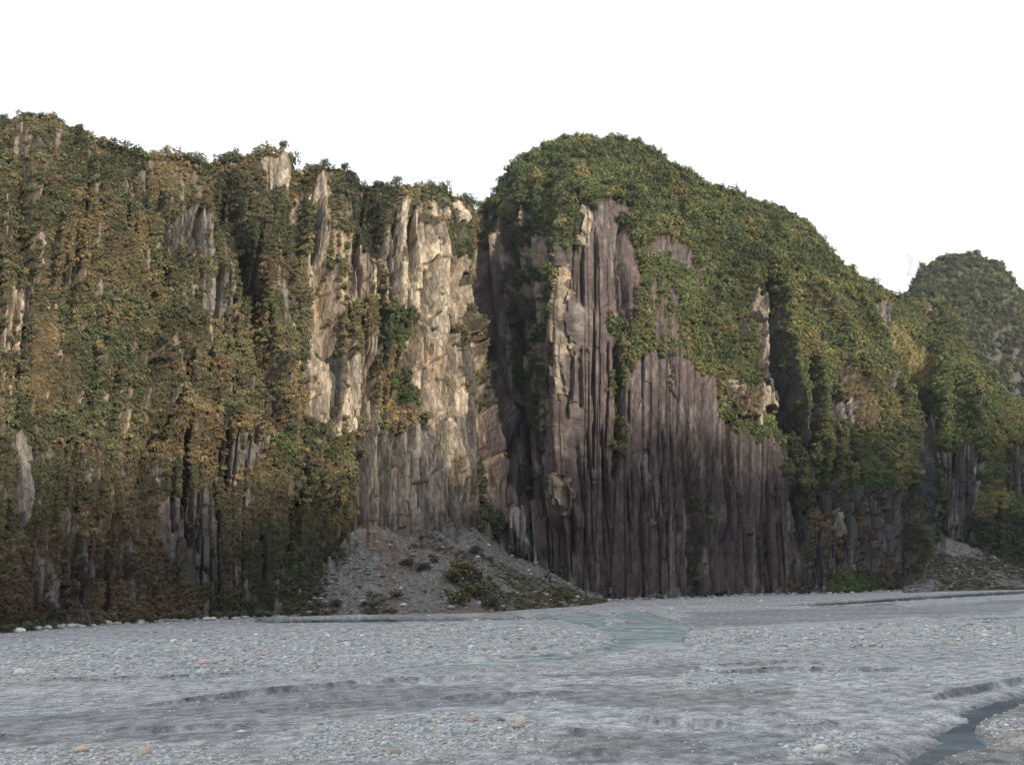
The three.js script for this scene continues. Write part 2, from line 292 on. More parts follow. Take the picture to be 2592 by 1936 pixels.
for (let i = 0, c = 0; i < NU; i++) {
  const u = U0 + i * DU; while (c < COLS.length - 2 && COLS[c + 1][0] < u) c++;
  const f = clamp((u - COLS[c][0]) / (COLS[c + 1][0] - COLS[c][0]), 0, 1);
  for (let j = 0; j < NT; j++) { const t = j / (NT - 1), a = colAt(COLS[c], t), b = colAt(COLS[c + 1], t); tabV[j * NU + i] = lerp(a[0], b[0], f); tabD[j * NU + i] = lerp(a[1], b[1], f); }
}
function blurH(a, r) { const t = new Float32Array(a.length); for (let j = 0; j < NT; j++) { for (let i = 0; i < NU; i++) { let s = 0, n = 0; for (let k = -r; k <= r; k++) { const q = clamp(i + k, 0, NU - 1); s += a[j * NU + q]; n++; } t[j * NU + i] = s / n; } } return t; }
function blurV(a, r) { const t = new Float32Array(a.length); for (let i = 0; i < NU; i++) for (let j = 0; j < NT; j++) { let s = 0, n = 0; for (let k = -r; k <= r; k++) { const q = clamp(j + k, 0, NT - 1); s += a[q * NU + i]; n++; } t[j * NU + i] = s / n; } return t; }
let dd = blurV(blurH(blurH(tabD, 4), 3), 12), vv = blurH(tabV, 4);

// ribs, gullies, slots: lines down the wall, half-widths left and right, how far out (+) or in (-)
const STR = []; const S = (a, wl, wr, e, ...p) => STR.push({ a, wl, wr, e, p });
S(9, 170, 26, 90, [110, 330], [148, 400], [237, 560], [313, 725], [402, 950], [430, 1050]);
S(8, 190, 26, 60, [585, 1060], [665, 1120], [763, 1197], [820, 1262]);
S(-9, 6, 12, 60, [64, 620], [60, 760], [54, 900], [44, 1010]);
S(-9, 45, 40, 60, [575, 490], [595, 560], [650, 700], [660, 830], [700, 950]);
S(-6, 25, 22, 50, [768, 425], [772, 520], [778, 620]);
S(-6, 40, 30, 60, [930, 460], [940, 540], [960, 620]);
S(5, 26, 24, 40, [716, 390], [722, 480], [726, 520]);
S(4, 14, 16, 30, [815, 425], [817, 520], [830, 600]);
S(-5, 14, 14, 60, [450, 540], [455, 640]);
S(-5, 8, 10, 40, [505, 560], [506, 640]);
S(4, 30, 25, 40, [812, 920], [814, 1080]);
S(6, 20, 25, 40, [720, 910], [724, 1040], [730, 1100]);
S(2.5, 12, 12, 30, [912, 840], [905, 960], [884, 1095]);
S(-6, 12, 9, 60, [866, 900], [858, 1000], [852, 1090]);
S(-5, 8, 6, 60, [930, 900], [916, 1100]);
S(-4, 7, 6, 60, [955, 930], [946, 1110]);
S(-7, 28, 32, 60, [838, 690], [846, 800], [838, 890]);
S(-8, 15, 9, 10, [1040, 606], [1038, 640], [1043, 690]);
S(3, 30, 14, 40, [1020, 520], [1022, 700], [1030, 860]);
S(3, 26, 26, 60, [1095, 600], [1100, 900]);
S(-5, 12, 10, 40, [1068, 720], [1066, 810]);
S(-5, 9, 12, 60, [1130, 760], [1128, 930]);
S(-4, 12, 18, 40, [1140, 620], [1150, 720]);
S(2.5, 22, 16, 60, [1090, 1030], [1120, 1100], [1150, 1190], [1158, 1260]);
S(-5, 10, 10, 60, [985, 1150], [990, 1330]);
S(-6, 12, 14, 60, [925, 1120], [922, 1330]);
S(5.5, 6, 18, 40, [1176, 812], [1200, 880], [1217, 1000], [1245, 1120], [1262, 1200]);
S(5, 6, 15, 40, [1205, 850], [1232, 950], [1258, 1040], [1280, 1120]);
S(3.5, 5, 12, 40, [1240, 880], [1262, 960], [1284, 1060]);
S(-10, 12, 12, 60, [1211, 560], [1214, 700], [1216, 830]);
S(5, 24, 28, 60, [1250, 600], [1258, 800], [1270, 1100]);
S(-15, 12, 16, 60, [1284, 600], [1300, 780], [1318, 1000], [1338, 1220]);
S(-5, 8, 10, 60, [1345, 700], [1356, 900], [1366, 1150]);
S(4, 10, 14, 60, [1322, 420], [1330, 600], [1345, 860]);
S(4, 10, 14, 60, [1372, 470], [1380, 700], [1390, 950]);
S(4.5, 7, 110, 50, [1428, 630], [1420, 900], [1413, 1120], [1402, 1320]);
S(-5, 7, 14, 40, [1573, 700], [1578, 760], [1570, 830]);
S(-5, 12, 14, 40, [1560, 900], [1566, 1050], [1556, 1190]);
S(-3, 7, 8, 40, [1690, 880], [1700, 950]);
S(4, 30, 12, 40, [1790, 960], [1800, 1060], [1812, 1240], [1822, 1330]);
S(-4, 10, 14, 60, [1765, 1200], [1772, 1480]);
S(4, 22, 8, 40, [1905, 740], [1918, 860], [1926, 960]);
S(-26, 10, 62, 40, [1928, 725], [1938, 860], [1958, 980], [1982, 1060]);
S(5, 24, 20, 40, [1985, 800], [2010, 950], [2030, 1040]);
S(-14, 9, 24, 50, [2050, 930], [2060, 1050], [2070, 1180], [2078, 1290]);
S(-10, 9, 20, 40, [2100, 1000], [2110, 1080], [2122, 1180]);
S(4.5, 30, 34, 120, [1990, 640], [2100, 850], [2180, 1000], [2260, 1200], [2330, 1400]);
S(5, 30, 30, 90, [2060, 760], [2160, 930], [2220, 1050], [2290, 1220]);
S(4.5, 26, 30, 90, [2110, 700], [2230, 900], [2300, 1020], [2338, 1130]);
S(-6, 14, 16, 60, [2235, 1000], [2262, 1080], [2290, 1180]);
S(-11, 24, 24, 60, [2320, 950], [2340, 1060], [2352, 1150], [2370, 1260], [2374, 1360]);
S(-6, 16, 22, 50, [1780, 620], [1850, 760], [1880, 860]);
S(5, 40, 30, 80, [1690, 480], [1800, 680], [1860, 900]);
S(5, 40, 30, 80, [1880, 540], [1980, 740]);
S(-5, 8, 10, 40, [2545, 1130], [2548, 1240]);
S(6, 30, 30, 60, [2440, 960], [2470, 1080], [2480, 1200]);
{ // many narrow slots and joints
  const Q = rng(77), slot = (n, u0, u1, v0, v1, a0, a1, w0, w1, l0, l1, lean) => { for (let k = 0; k < n; k++) { const u = lerp(u0, u1, Q()), v = lerp(v0, v1, Q()), l = lerp(l0, l1, Q()), d = l * (lean + 0.10 * (Q() - 0.5)), w = lerp(w0, w1, Q()); S(-lerp(a0, a1, Q()), w, w * (0.7 + 0.8 * Q()), l * 0.25, [u, v], [u + d * 0.5 + 1.5 * (Q() - 0.5), v + l / 2], [u + d, v + l]); } };
  slot(70, 380, 1190, 460, 1000, 3, 6.5, 5, 11, 50, 150, -0.03); slot(40, -250, 420, 420, 1100, 3, 6, 5, 11, 50, 170, 0); slot(60, -250, 860, 1050, 1400, 3, 6, 5, 10, 60, 170, 0.02);
  slot(60, 960, 1190, 500, 960, 2, 5.5, 3, 7, 25, 90, 0); slot(26, 900, 1240, 1030, 1260, 2, 4.5, 4, 8, 50, 120, 0.05); slot(60, 1300, 2060, 1080, 1360, 1.2, 3.2, 3, 6, 80, 230, 0.06); slot(26, 1440, 1600, 560, 1100, 1, 2.5, 3, 6, 60, 160, 0); slot(24, 1980, 2330, 900, 1330, 3, 7, 6, 11, 70, 170, 0.22); slot(14, 2390, 2800, 1080, 1300, 3, 6, 6, 10, 60, 140, 0.05);
}
for (const s of STR) { s.v0 = s.p[0][1]; s.v1 = s.p[s.p.length - 1][1]; s.u0 = Math.min(...s.p.map(q => q[0])) - s.wl; s.u1 = Math.max(...s.p.map(q => q[0])) + s.wr; }
function ribs(u, v) {
  let r = 0;
  for (const s of STR) {
    if (u < s.u0 || u > s.u1 || v < s.v0 - s.e || v > s.v1 + s.e) continue;
    const p = s.p; let k = 0; while (k < p.length - 2 && p[k + 1][1] < v) k++;
    const du = u - lerp(p[k][0], p[k + 1][0], (v - p[k][1]) / (p[k + 1][1] - p[k][1]));
    const w = du < 0 ? 1 + du / s.wl : 1 - du / s.wr; if (w <= 0) continue;
    const f = Math.min(sst(s.v0 - s.e, s.v0 + s.e * 0.3, v), 1 - sst(s.v1 - s.e * 0.3, s.v1 + s.e, v));
    r += s.a * (s.a < 0 ? sst(0, 0.7, w) : w) * f;
  }
  return r;
}
// split columns of schist, each standing a little forward or back and broken off at its own heights
function columns(s, y, seed, w, tall, crack) {
  const q = s / w + 1.1 * noise(s / (w * 3.1), 0.5 + y / 140, seed + 9) + 0.35 * noise(s / 30, y / 260, seed) + 0.03 * noise(s / 3, y / 9, seed + 1), i = Math.floor(q), f = q - i;
  const yy = y / tall + h2(i, 0, seed + 2) * 7 + 0.5 * (f - 0.5) * (h2(i, 1, seed) - 0.5), tier = Math.floor(yy), a = h2(i, tier, seed + 3), edge = Math.min(f, 1 - f), tilt = (f - 0.5) * (h2(i, tier, seed + 6) - 0.5) * 1.1;
  return [a - 0.5 + tilt - crack * (1 - sst(0, Math.min(0.3, 0.55 / w), edge)) * (0.1 + 1.2 * Math.pow(h2(i + (f > 0.5 ? 1 : 0), 5, seed), 2.6)) - 0.25 * (1 - sst(0, 0.05, yy - tier)), h2(i, tier, seed + 4), edge];
}
const NV = NT + BACK + SK, WP = new Float32Array(NU * NV * 3), WC = new Float32Array(NU * NV * 3), WUV = new Float32Array(NU * NV * 2), BARE = new Float32Array(NU * NT), OUT = new Uint32Array(NU * NT);
{
  const bp = new Float32Array(NU * NT * 3);
  for (let k = 0; k < NU * NT; k++) { const i = k % NU, p = at(U0 + i * DU, vv[k], dd[k]); bp.set(p, k * 3); }
  const arc = new Float32Array(NU); for (let i = 1; i < NU; i++) { const a = 200 * NU + i, b = a - 1; arc[i] = arc[i - 1] + Math.hypot(bp[a * 3] - bp[b * 3], bp[a * 3 + 2] - bp[b * 3 + 2]); }
  const C = new THREE.Vector3(), A = new THREE.Vector3(), B = new THREE.Vector3();
  for (let j = 0; j < NT; j++) for (let i = 0; i < NU; i++) {
    const k = j * NU + i, u = U0 + i * DU, v = vv[k], i0 = Math.max(0, i - 19), i1 = Math.min(NU - 1, i + 19), j0 = Math.max(0, j - 14), j1 = Math.min(NT - 1, j + 14);
    const g = (q, o) => bp[q * 3 + o];
    A.set(g(j * NU + i1, 0) - g(j * NU + i0, 0), g(j * NU + i1, 1) - g(j * NU + i0, 1), g(j * NU + i1, 2) - g(j * NU + i0, 2));
    B.set(g(j1 * NU + i, 0) - g(j0 * NU + i, 0), g(j1 * NU + i, 1) - g(j0 * NU + i, 1), g(j1 * NU + i, 2) - g(j0 * NU + i, 2));
    C.crossVectors(A, B).normalize();
    const s = arc[i], y = bp[k * 3 + 1], o = chart(u, v), br = bare(u, v, o); BARE[k] = br; OUT[k] = o;
    const tone = TONES[fTone[o]], slab = fTone[o] === 4 ? 1 : 0;
    const c1 = columns(s, y, 11, slab ? 5.2 : 4.6, slab ? 46 : 18, slab ? 1.1 : 1.3), c2 = columns(s + 100, y, 31, slab ? 2.2 : 2.3, slab ? 22 : 7, 1.0);
    let h = ribs(u, v);
    const veg = 1 - br; h += (slab ? lerp(4.5, 2.0, br) * fbm(s / 30, y / 190, 3, 5) : 5.0 * fbm(s / 30, y / 90, 3, 5)) + (u > 1280 ? 1 : 0) * veg * sst(1450, 1650, u + 0.6 * (760 - v)) * 4.2 * (0.42 - Math.abs(noise((s + 0.6 * y) / 24, y / 80, 67) + 0.3 * noise((s + 0.6 * y) / 9, y / 40, 68))) + (slab ? 0.6 * fbm(s / 10, y / 150, 3, 6) : 2.2 * fbm(s / 10, y / 60, 3, 6));
    h += (u < 1200 ? 1 : slab ? 0.35 * veg : 0.35) * (1.0 + 1.0 * veg) * (0.45 - Math.abs(noise(s / 8, y / 42, 7) + 0.4 * noise(s / 3.5, y / 20, 70)));
    h += veg * 1.4 * (Math.abs((y / 13 + 0.8 * fbm(s / 14, y / 30, 2, 77)) % 1) - 0.5);
    h += (0.35 + 0.65 * br) * (c1[0] * (slab ? (v < 880 ? 1.0 : 1.45) : 2.3) + c2[0] * (slab ? (v < 880 ? 0.45 : 0.7) : 1.4));
    h += br * ((slab ? 0.10 : 0.2) * noise(s / 1.5, y / 8, 8) + (slab ? 0.10 : 0.2) * noise(s / 1.2, y / 1.1, 9));
    const tt = j / (NT - 1); h *= 1 - 0.6 * sst(0.94, 1, tt);
    WP[(k + NU) * 3] = bp[k * 3] + C.x * h; WP[(k + NU) * 3 + 1] = bp[k * 3 + 1] + C.y * h; WP[(k + NU) * 3 + 2] = bp[k * 3 + 2] + C.z * h;
    // colour: schist tone with per-column tint, lichen and mineral streaks; soil and litter where plants root
    const sq = s + 0.9 * h; // surface coordinate that also runs along the sides of ribs
    const st = 0.86 + 0.26 * c1[1] + 0.30 * (c2[1] - 0.5) + 0.20 * noise(sq / 1.3, y / 15, 14) + 0.16 * noise(sq / 1.2, y / 2.2, 13) + 0.18 * fbm(sq / 3, y / 5, 3, 15);
    const pale = sst(0.45, 0.8, noise(sq / 1.2, y / 15, 16) + 0.4 * noise(sq / 8, y / 10, 17)) * (slab ? 0.7 : 0.45), rust = sst(0.2, 0.7, fbm(sq / 7, y / 18, 3, 18)) * 0.5;
    const soil = fPl[o] === 1 || fPl[o] === 5 || fPl[o] === 7 ? [0.070, 0.074, 0.034] : fPl[o] === 6 ? [0.25, 0.215, 0.09] : [0.088, 0.076, 0.045];
    for (let q = 0; q < 3; q++) { let r = tone[q] * st; r = lerp(r, [0.34, 0.31, 0.28][q], pale * 0.5); r = lerp(r, r * [1.25, 0.98, 0.72][q], rust); WC[(k + NU) * 3 + q] = clamp(lerp(soil[q] * (0.8 + 0.4 * noise(sq / 2, y / 2, 19)), r, br), 0.01, 0.7); }
    WUV[(k + NU) * 2] = sq / 9; WUV[(k + NU) * 2 + 1] = y / 17;
  }
  for (let i = 0; i < NU; i++) { // foot goes below the river bed
    const a = NU + i; WP[i * 3] = WP[a * 3]; WP[i * 3 + 1] = WP[a * 3 + 1] - 9; WP[i * 3 + 2] = WP[a * 3 + 2] + 0.5;
    for (let q = 0; q < 3; q++) WC[i * 3 + q] = WC[a * 3 + q]; WUV[i * 2] = WUV[a * 2]; WUV[i * 2 + 1] = WUV[a * 2 + 1] - 0.5;
    for (let b = 0; b < BACK; b++) { // hilltop runs on behind the crest, then falls away
      const e = NU * NT + i, o = (NT + SK + b) * NU + i, x = (b + 1) / BACK, r = ray(U0 + i * DU, 900);
      WP[o * 3] = WP[e * 3] + 0.3 * r[0] * 90 * x; WP[o * 3 + 1] = WP[e * 3 + 1] + 2 * x - 70 * x * x + 2 * noise(i / 30, b, 25) * x; WP[o * 3 + 2] = WP[e * 3 + 2] - 110 * x;
      WC.set([0.075, 0.065, 0.036], o * 3); WUV[o * 2] = WUV[e * 2]; WUV[o * 2 + 1] = WUV[e * 2 + 1] + x * 6;
    }
  }
}
function wallPart(u0, u1, name, label) {
  const i0 = Math.round((u0 - U0) / DU), i1 = Math.round((u1 - U0) / DU), n = i1 - i0 + 1, p = new Float32Array(n * NV * 3), c = new Float32Array(n * NV * 3), t = new Float32Array(n * NV * 2);
  for (let j = 0; j < NV; j++) { p.set(WP.subarray((j * NU + i0) * 3, (j * NU + i1 + 1) * 3), j * n * 3); c.set(WC.subarray((j * NU + i0) * 3, (j * NU + i1 + 1) * 3), j * n * 3); t.set(WUV.subarray((j * NU + i0) * 2, (j * NU + i1 + 1) * 2), j * n * 2); }
  put(new THREE.Mesh(grid(n, NV, p, c, t), M.rock), name, label, 'cliff', null, 'structure');
}
wallPart(U0, 1212.5, 'cliff', 'steep bush-covered cliff with cream bare rock face left of the dark gully');
wallPart(1212.5, 2340, 'dome_hill', 'tall dome-shaped hill with forested top and purple-brown ribbed rock wall');
wallPart(2340, U1, 'ridge_spur', 'lower green spur descending to the right beyond the grey scree chute');
function wallPoint(u, v) { // position, slope direction and cell on the wall
  const i = clamp(Math.round((u - U0) / DU), 1, NU - 2); let lo = 0, hi = NT - 1;
  while (hi - lo > 1) { const m = (lo + hi) >> 1; if (vv[m * NU + i] > v) lo = m; else hi = m; }
  const j = clamp(lo, 1, NT - 2), k = j * NU + i, o = (k + NU) * 3; return { x: WP[o], y: WP[o + 1], z: WP[o + 2], k, i, j };
}

// ------------------------------------------------------------------ hills beyond and behind
function backHill(name, label, sky, d0, d1, vFoot, nu, nt, paint, rough, backDrop) {
  const ua = sky[0][0], ub = sky[sky.length - 1][0], p = new Float32Array(nu * (nt + 4) * 3), c = new Float32Array(nu * (nt + 4) * 3);
  for (let i = 0, s = 0; i < nu; i++) {
    const u = lerp(ua, ub, i / (nu - 1)); while (s < sky.length - 2 && sky[s + 1][0] < u) s++;
    const vt = lerp(sky[s][1], sky[s + 1][1], clamp((u - sky[s][0]) / (sky[s + 1][0] - sky[s][0]), 0, 1));
    for (let j = 0; j < nt + 4; j++) {
      const t = Math.min(1, j / (nt - 1)), v = lerp(vFoot, vt, t), d = lerp(d0, d1, Math.pow(t, 1.6)) + rough * fbm(u / 60, v / 90, 4, 51) * (1 - t * 0.6), q = at(u, v, d), o = (j * nu + i) * 3;
      if (j >= nt) { const b = j - nt + 1; q[2] -= b * b * backDrop; q[1] -= b * b * backDrop * 0.7; }
      p.set(q, o); c.set(paint(u, v, q), o);
    }
  }
  return put(new THREE.Mesh(grid(nu, nt + 4, p, c), M.hill), name, label, 'hill', null, 'structure');
}
backHill('far_hill', 'distant bluish wooded hill with grey rock streaks at the right edge', [[2230, 790], [2290, 748], [2318, 705], [2337, 678], [2377, 653], [2431, 642], [2475, 641], [2504, 660], [2540, 672], [2565, 706], [2592, 738], [2700, 800], [3000, 880]], 610, 730, 1480, 260, 180,
  (u, v) => { const r = sst(0.05, 0.3, fbm(u / 22, v / 60, 4, 53) + 0.35 * sst(760, 860, v) * sst(2430, 2480, u) - 0.38); return [lerp(0.040, 0.058, r), lerp(0.044, 0.054, r), lerp(0.03, 0.054, r)]; }, 26, 18);
backHill('snow_mountain', 'far snow-covered mountain with grey rock patches in the notch between hills', [[2000, 720], [2100, 680], [2160, 652], [2200, 640], [2260, 655], [2300, 640], [2360, 620], [2480, 640], [2600, 700]], 2500, 3100, 900, 200, 120,
  (u, v) => { const r = sst(-0.10, 0.22, fbm(u / 44, v / 34, 4, 57) - 0.25 * sst(2235, 2262, u) * (1 - sst(2268, 2290, u)) + 0.10 * sst(670, 700, v)); return [lerp(0.86, 0.36, r), lerp(0.87, 0.37, r), lerp(0.88, 0.40, r)]; }, 120, 60);

{ // the opposite side of the valley, behind the camera: it keeps the sun off the valley floor
  const edge = [[-300, 1200], [0, 1180], [300, 1150], [700, 1160], [1050, 1150], [1425, 1090], [1700, 1000], [2000, 1120], [2300, 1100], [2592, 1080]], D = 560;
  const hx = Math.sin(SUN_AZ), hz = Math.cos(SUN_AZ);
  const crest = edge.map(([u, v]) => { const p = wallPoint(u, v), t = (D - (p.x * hx + p.z * hz)) / Math.cos(SUN_EL); return [p.x * hz - p.z * hx, p.y + SUN.y * t]; }).sort((a, b) => a[0] - b[0]);
  const n = 170, m = 26, p = new Float32Array(n * m * 3), c = new Float32Array(n * m * 3), wa = crest[0][0] - 700, wb = crest[crest.length - 1][0] + 700;
  for (let i = 0; i < n; i++) {
    const w = lerp(wa, wb, i / (n - 1)); let k = 0; while (k < crest.length - 2 && crest[k + 1][0] < w) k++;
    let h = lerp(crest[k][1], crest[k + 1][1], clamp((w - crest[k][0]) / (crest[k + 1][0] - crest[k][0]), 0, 1)); h *= 1 - 0.55 * sst(60, 650, Math.max(crest[0][0] - w, w - crest[crest.length - 1][0])); h += 6 * fbm(w / 60, 2, 3, 61);
    for (let j = 0; j < m; j++) { const t = j / (m - 1) * 2 - 1, o = (j * n + i) * 3, a = 1 - Math.abs(t), r = D + t * (t < 0 ? 330 : 380), x = hx * r + hz * w, z = hz * r - hx * w; p.set([x, lerp(-25 + SLOPE * x, h, Math.pow(a, 0.9)) + 14 * fbm(w / 50, t * 6, 3, 62) * (1 - a) * Math.min(1, a * 4), z], o); c.set([0.06, 0.06, 0.035], o); }
  }
  put(new THREE.Mesh(grid(n, m, p, c), M.hill), 'valley_wall', 'wooded mountain ridge on the near side of the valley behind the viewer', 'hill', null, 'structure');
}

// ------------------------------------------------------------------ river bed
const WATER = [
  { n: 'pool', l: 'teal glacial pool with white riffle in the middle of the gravel flat', p: [[1386, 1561], [1420, 1553], [1478, 1549], [1530, 1558], [1575, 1556], [1600, 1547], [1630, 1544], [1660, 1559], [1700, 1570], [1744, 1582], [1728, 1606], [1718, 1624], [1745, 1634], [1700, 1640], [1640, 1634], [1562, 1646], [1470, 1660], [1350, 1671], [1240, 1677], [1100, 1684], [1000, 1692], [1000, 1688], [1100, 1676], [1230, 1665], [1350, 1657], [1470, 1648], [1545, 1638], [1563, 1622], [1563, 1606], [1535, 1592], [1470, 1577], [1410, 1567]], c: [0.34, 0.45, 0.45] },
  { n: 'stream', l: 'thin dark stream running along the foot of the rock debris fan', p: [[600, 1570], [650, 1566], [900, 1561], [1150, 1562], [1384, 1559], [1400, 1565], [1150, 1571], [900, 1574], [700, 1574]], c: [0.10, 0.14, 0.15] },
  { n: 'stream', l: 'narrow teal stream at the foot of the right-hand cliffs', p: [[1950, 1534], [2100, 1522], [2250, 1512], [2400, 1503], [2592, 1493], [2900, 1484], [2900, 1493], [2592, 1502], [2400, 1513], [2250, 1522], [2100, 1531]], c: [0.11, 0.18, 0.19] },
  { n: 'stream', l: 'blue reflecting stream channel in the lower right foreground', p: [[2800, 1716], [2592, 1750], [2547, 1758], [2466, 1783], [2438, 1797], [2462, 1811], [2394, 1836], [2366, 1849], [2400, 1864], [2345, 1888], [2309, 1901], [2296, 1936], [2270, 2060], [2330, 2060], [2345, 1936], [2355, 1915], [2385, 1900], [2466, 1880], [2530, 1862], [2462, 1849], [2460, 1826], [2480, 1807], [2533, 1788], [2592, 1764], [2800, 1728]], c: [0.14, 0.165, 0.195] },
];
const ISLE = [[1518, 1568], [1545, 1565], [1575, 1566], [1595, 1570], [1570, 1576], [1530, 1576]].map(q => bed(...q));
for (const w of WATER) { w.w = w.p.map(q => bed(...q)); w.b = [Math.min(...w.w.map(q => q[0])), Math.max(...w.w.map(q => q[0])), Math.min(...w.w.map(q => q[1])), Math.max(...w.w.map(q => q[1]))]; }
function segDist(P, x, z) { let m = 1e9; for (let i = 0, j = P.length - 1; i < P.length; j = i++) { const ax = P[j][0], az = P[j][1], bx = P[i][0] - ax, bz = P[i][1] - az, t = clamp(((x - ax) * bx + (z - az) * bz) / (bx * bx + bz * bz + 1e-9), 0, 1); m = Math.min(m, Math.hypot(x - ax - bx * t, z - az - bz * t)); } return m; }
function waterCut(x, z) { // signed distance to the nearest water: below 0 is inside
  let m = 9;
  for (const w of WATER) { if (x < w.b[0] - 8 || x > w.b[1] + 8 || z < w.b[2] - 8 || z > w.b[3] + 8) continue; const d = segDist(w.w, x, z); m = Math.min(m, inPoly(w.w, x, z) ? -d : d); }
  if (m < 0 && inPoly(ISLE, x, z)) m = Math.max(m, 0.3 + segDist(ISLE, x, z));
  return m;
}
// small cut banks: the bed steps down towards the viewer along these lines
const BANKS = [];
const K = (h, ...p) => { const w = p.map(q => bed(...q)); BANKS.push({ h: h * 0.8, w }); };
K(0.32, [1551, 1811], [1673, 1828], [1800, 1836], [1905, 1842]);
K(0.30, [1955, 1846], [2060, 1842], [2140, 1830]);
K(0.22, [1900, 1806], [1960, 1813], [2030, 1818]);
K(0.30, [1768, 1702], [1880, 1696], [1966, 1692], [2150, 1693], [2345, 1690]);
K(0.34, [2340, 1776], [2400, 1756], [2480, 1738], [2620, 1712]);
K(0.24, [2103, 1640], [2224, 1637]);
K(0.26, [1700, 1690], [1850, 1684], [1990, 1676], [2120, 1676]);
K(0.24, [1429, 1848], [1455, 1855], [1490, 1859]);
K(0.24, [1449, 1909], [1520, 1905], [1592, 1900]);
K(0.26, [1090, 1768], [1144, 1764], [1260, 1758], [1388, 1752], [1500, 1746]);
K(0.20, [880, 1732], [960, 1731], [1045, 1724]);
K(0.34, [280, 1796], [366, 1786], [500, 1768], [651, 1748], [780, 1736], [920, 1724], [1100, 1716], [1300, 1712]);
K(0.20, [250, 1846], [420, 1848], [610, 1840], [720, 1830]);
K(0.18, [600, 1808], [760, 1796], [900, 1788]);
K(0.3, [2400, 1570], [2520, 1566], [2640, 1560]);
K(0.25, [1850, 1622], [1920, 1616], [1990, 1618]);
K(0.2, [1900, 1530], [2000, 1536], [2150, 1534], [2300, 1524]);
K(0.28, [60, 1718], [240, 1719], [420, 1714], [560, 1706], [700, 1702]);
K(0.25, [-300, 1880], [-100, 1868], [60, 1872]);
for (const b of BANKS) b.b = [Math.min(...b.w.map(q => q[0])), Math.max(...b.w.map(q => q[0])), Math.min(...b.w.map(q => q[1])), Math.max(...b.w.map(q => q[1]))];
const SAND = [[2640, 1770], [2540, 1790], [2484, 1808], [2464, 1830], [2466, 1850], [2535, 1862], [2470, 1882], [2388, 1902], [2350, 1940], [2330, 2100], [2900, 2100], [2900, 1760]];
const SILT = [[[-400, 1830], [100, 1815], [366, 1788], [651, 1752], [900, 1730], [1300, 1722], [1300, 1780], [1000, 1800], [850, 1840], [560, 1880], [0, 1892], [-400, 1895]], [[1370, 1706], [1560, 1690], [1800, 1684], [1800, 1702], [1500, 1712]], [[1400, 1730], [2000, 1722], [2000, 1800], [1600, 1800], [1400, 1770]], [[1700, 1560], [2100, 1535], [2592, 1520], [2592, 1550], [2200, 1570], [1760, 1590]], [[2500, 1790], [2700, 1780], [2700, 1850], [2480, 1850]], [[2350, 1910], [2700, 1880], [2700, 2100], [2330, 2100]], [[1400, 1860], [2000, 1850], [2250, 1880], [2250, 1936], [1400, 1936]], [[900, 1557], [1380, 1552], [1400, 1570], [900, 1575]]];
const COBB = [[[-400, 1640], [300, 1622], [900, 1590], [1200, 1575], [1500, 1595], [1560, 1635], [1200, 1655], [900, 1690], [600, 1705], [200, 1722], [-400, 1740]], [[1740, 1600], [2592, 1570], [2592, 1640], [2100, 1640], [1740, 1660]], [[980, 1815], [1080, 1808], [1350, 1830], [1350, 1900], [1000, 1936], [700, 1936], [780, 1850]], [[1990, 1890], [2080, 1850], [2220, 1850], [2240, 1880], [2060, 1925], [1990, 1925]], [[-400, 1905], [500, 1895], [700, 1936], [-400, 2000]], [[2450, 1840], [2592, 1815], [2700, 1830], [2500, 1860]], [[1720, 1690], [1860, 1690], [1830, 1745], [1720, 1740]]];
function siltAt(u, v) { const a = u + 30 * noise(u / 60, v / 12, 91), b = v + 7 * noise(u / 70, v / 10, 92); let s = 0; for (const p of SILT) if (inPoly(p, a, b)) s = 1; for (const p of COBB) if (inPoly(p, a, b)) s = -1; return s; }
function bankDark(x, z) { // darker bands in the bed colour along the foot of the small banks
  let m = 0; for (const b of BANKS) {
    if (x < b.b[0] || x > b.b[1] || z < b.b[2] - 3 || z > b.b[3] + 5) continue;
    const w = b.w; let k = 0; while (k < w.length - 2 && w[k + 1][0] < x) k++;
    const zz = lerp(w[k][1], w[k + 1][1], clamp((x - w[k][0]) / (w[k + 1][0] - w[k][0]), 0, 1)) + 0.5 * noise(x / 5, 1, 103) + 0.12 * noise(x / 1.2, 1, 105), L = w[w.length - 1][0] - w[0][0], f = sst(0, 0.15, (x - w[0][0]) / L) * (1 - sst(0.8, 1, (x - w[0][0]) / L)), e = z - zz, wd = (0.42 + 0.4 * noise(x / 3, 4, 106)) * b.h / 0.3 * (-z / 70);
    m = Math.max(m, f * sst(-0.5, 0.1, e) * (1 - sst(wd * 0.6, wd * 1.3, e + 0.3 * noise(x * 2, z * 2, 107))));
  } return m;
}
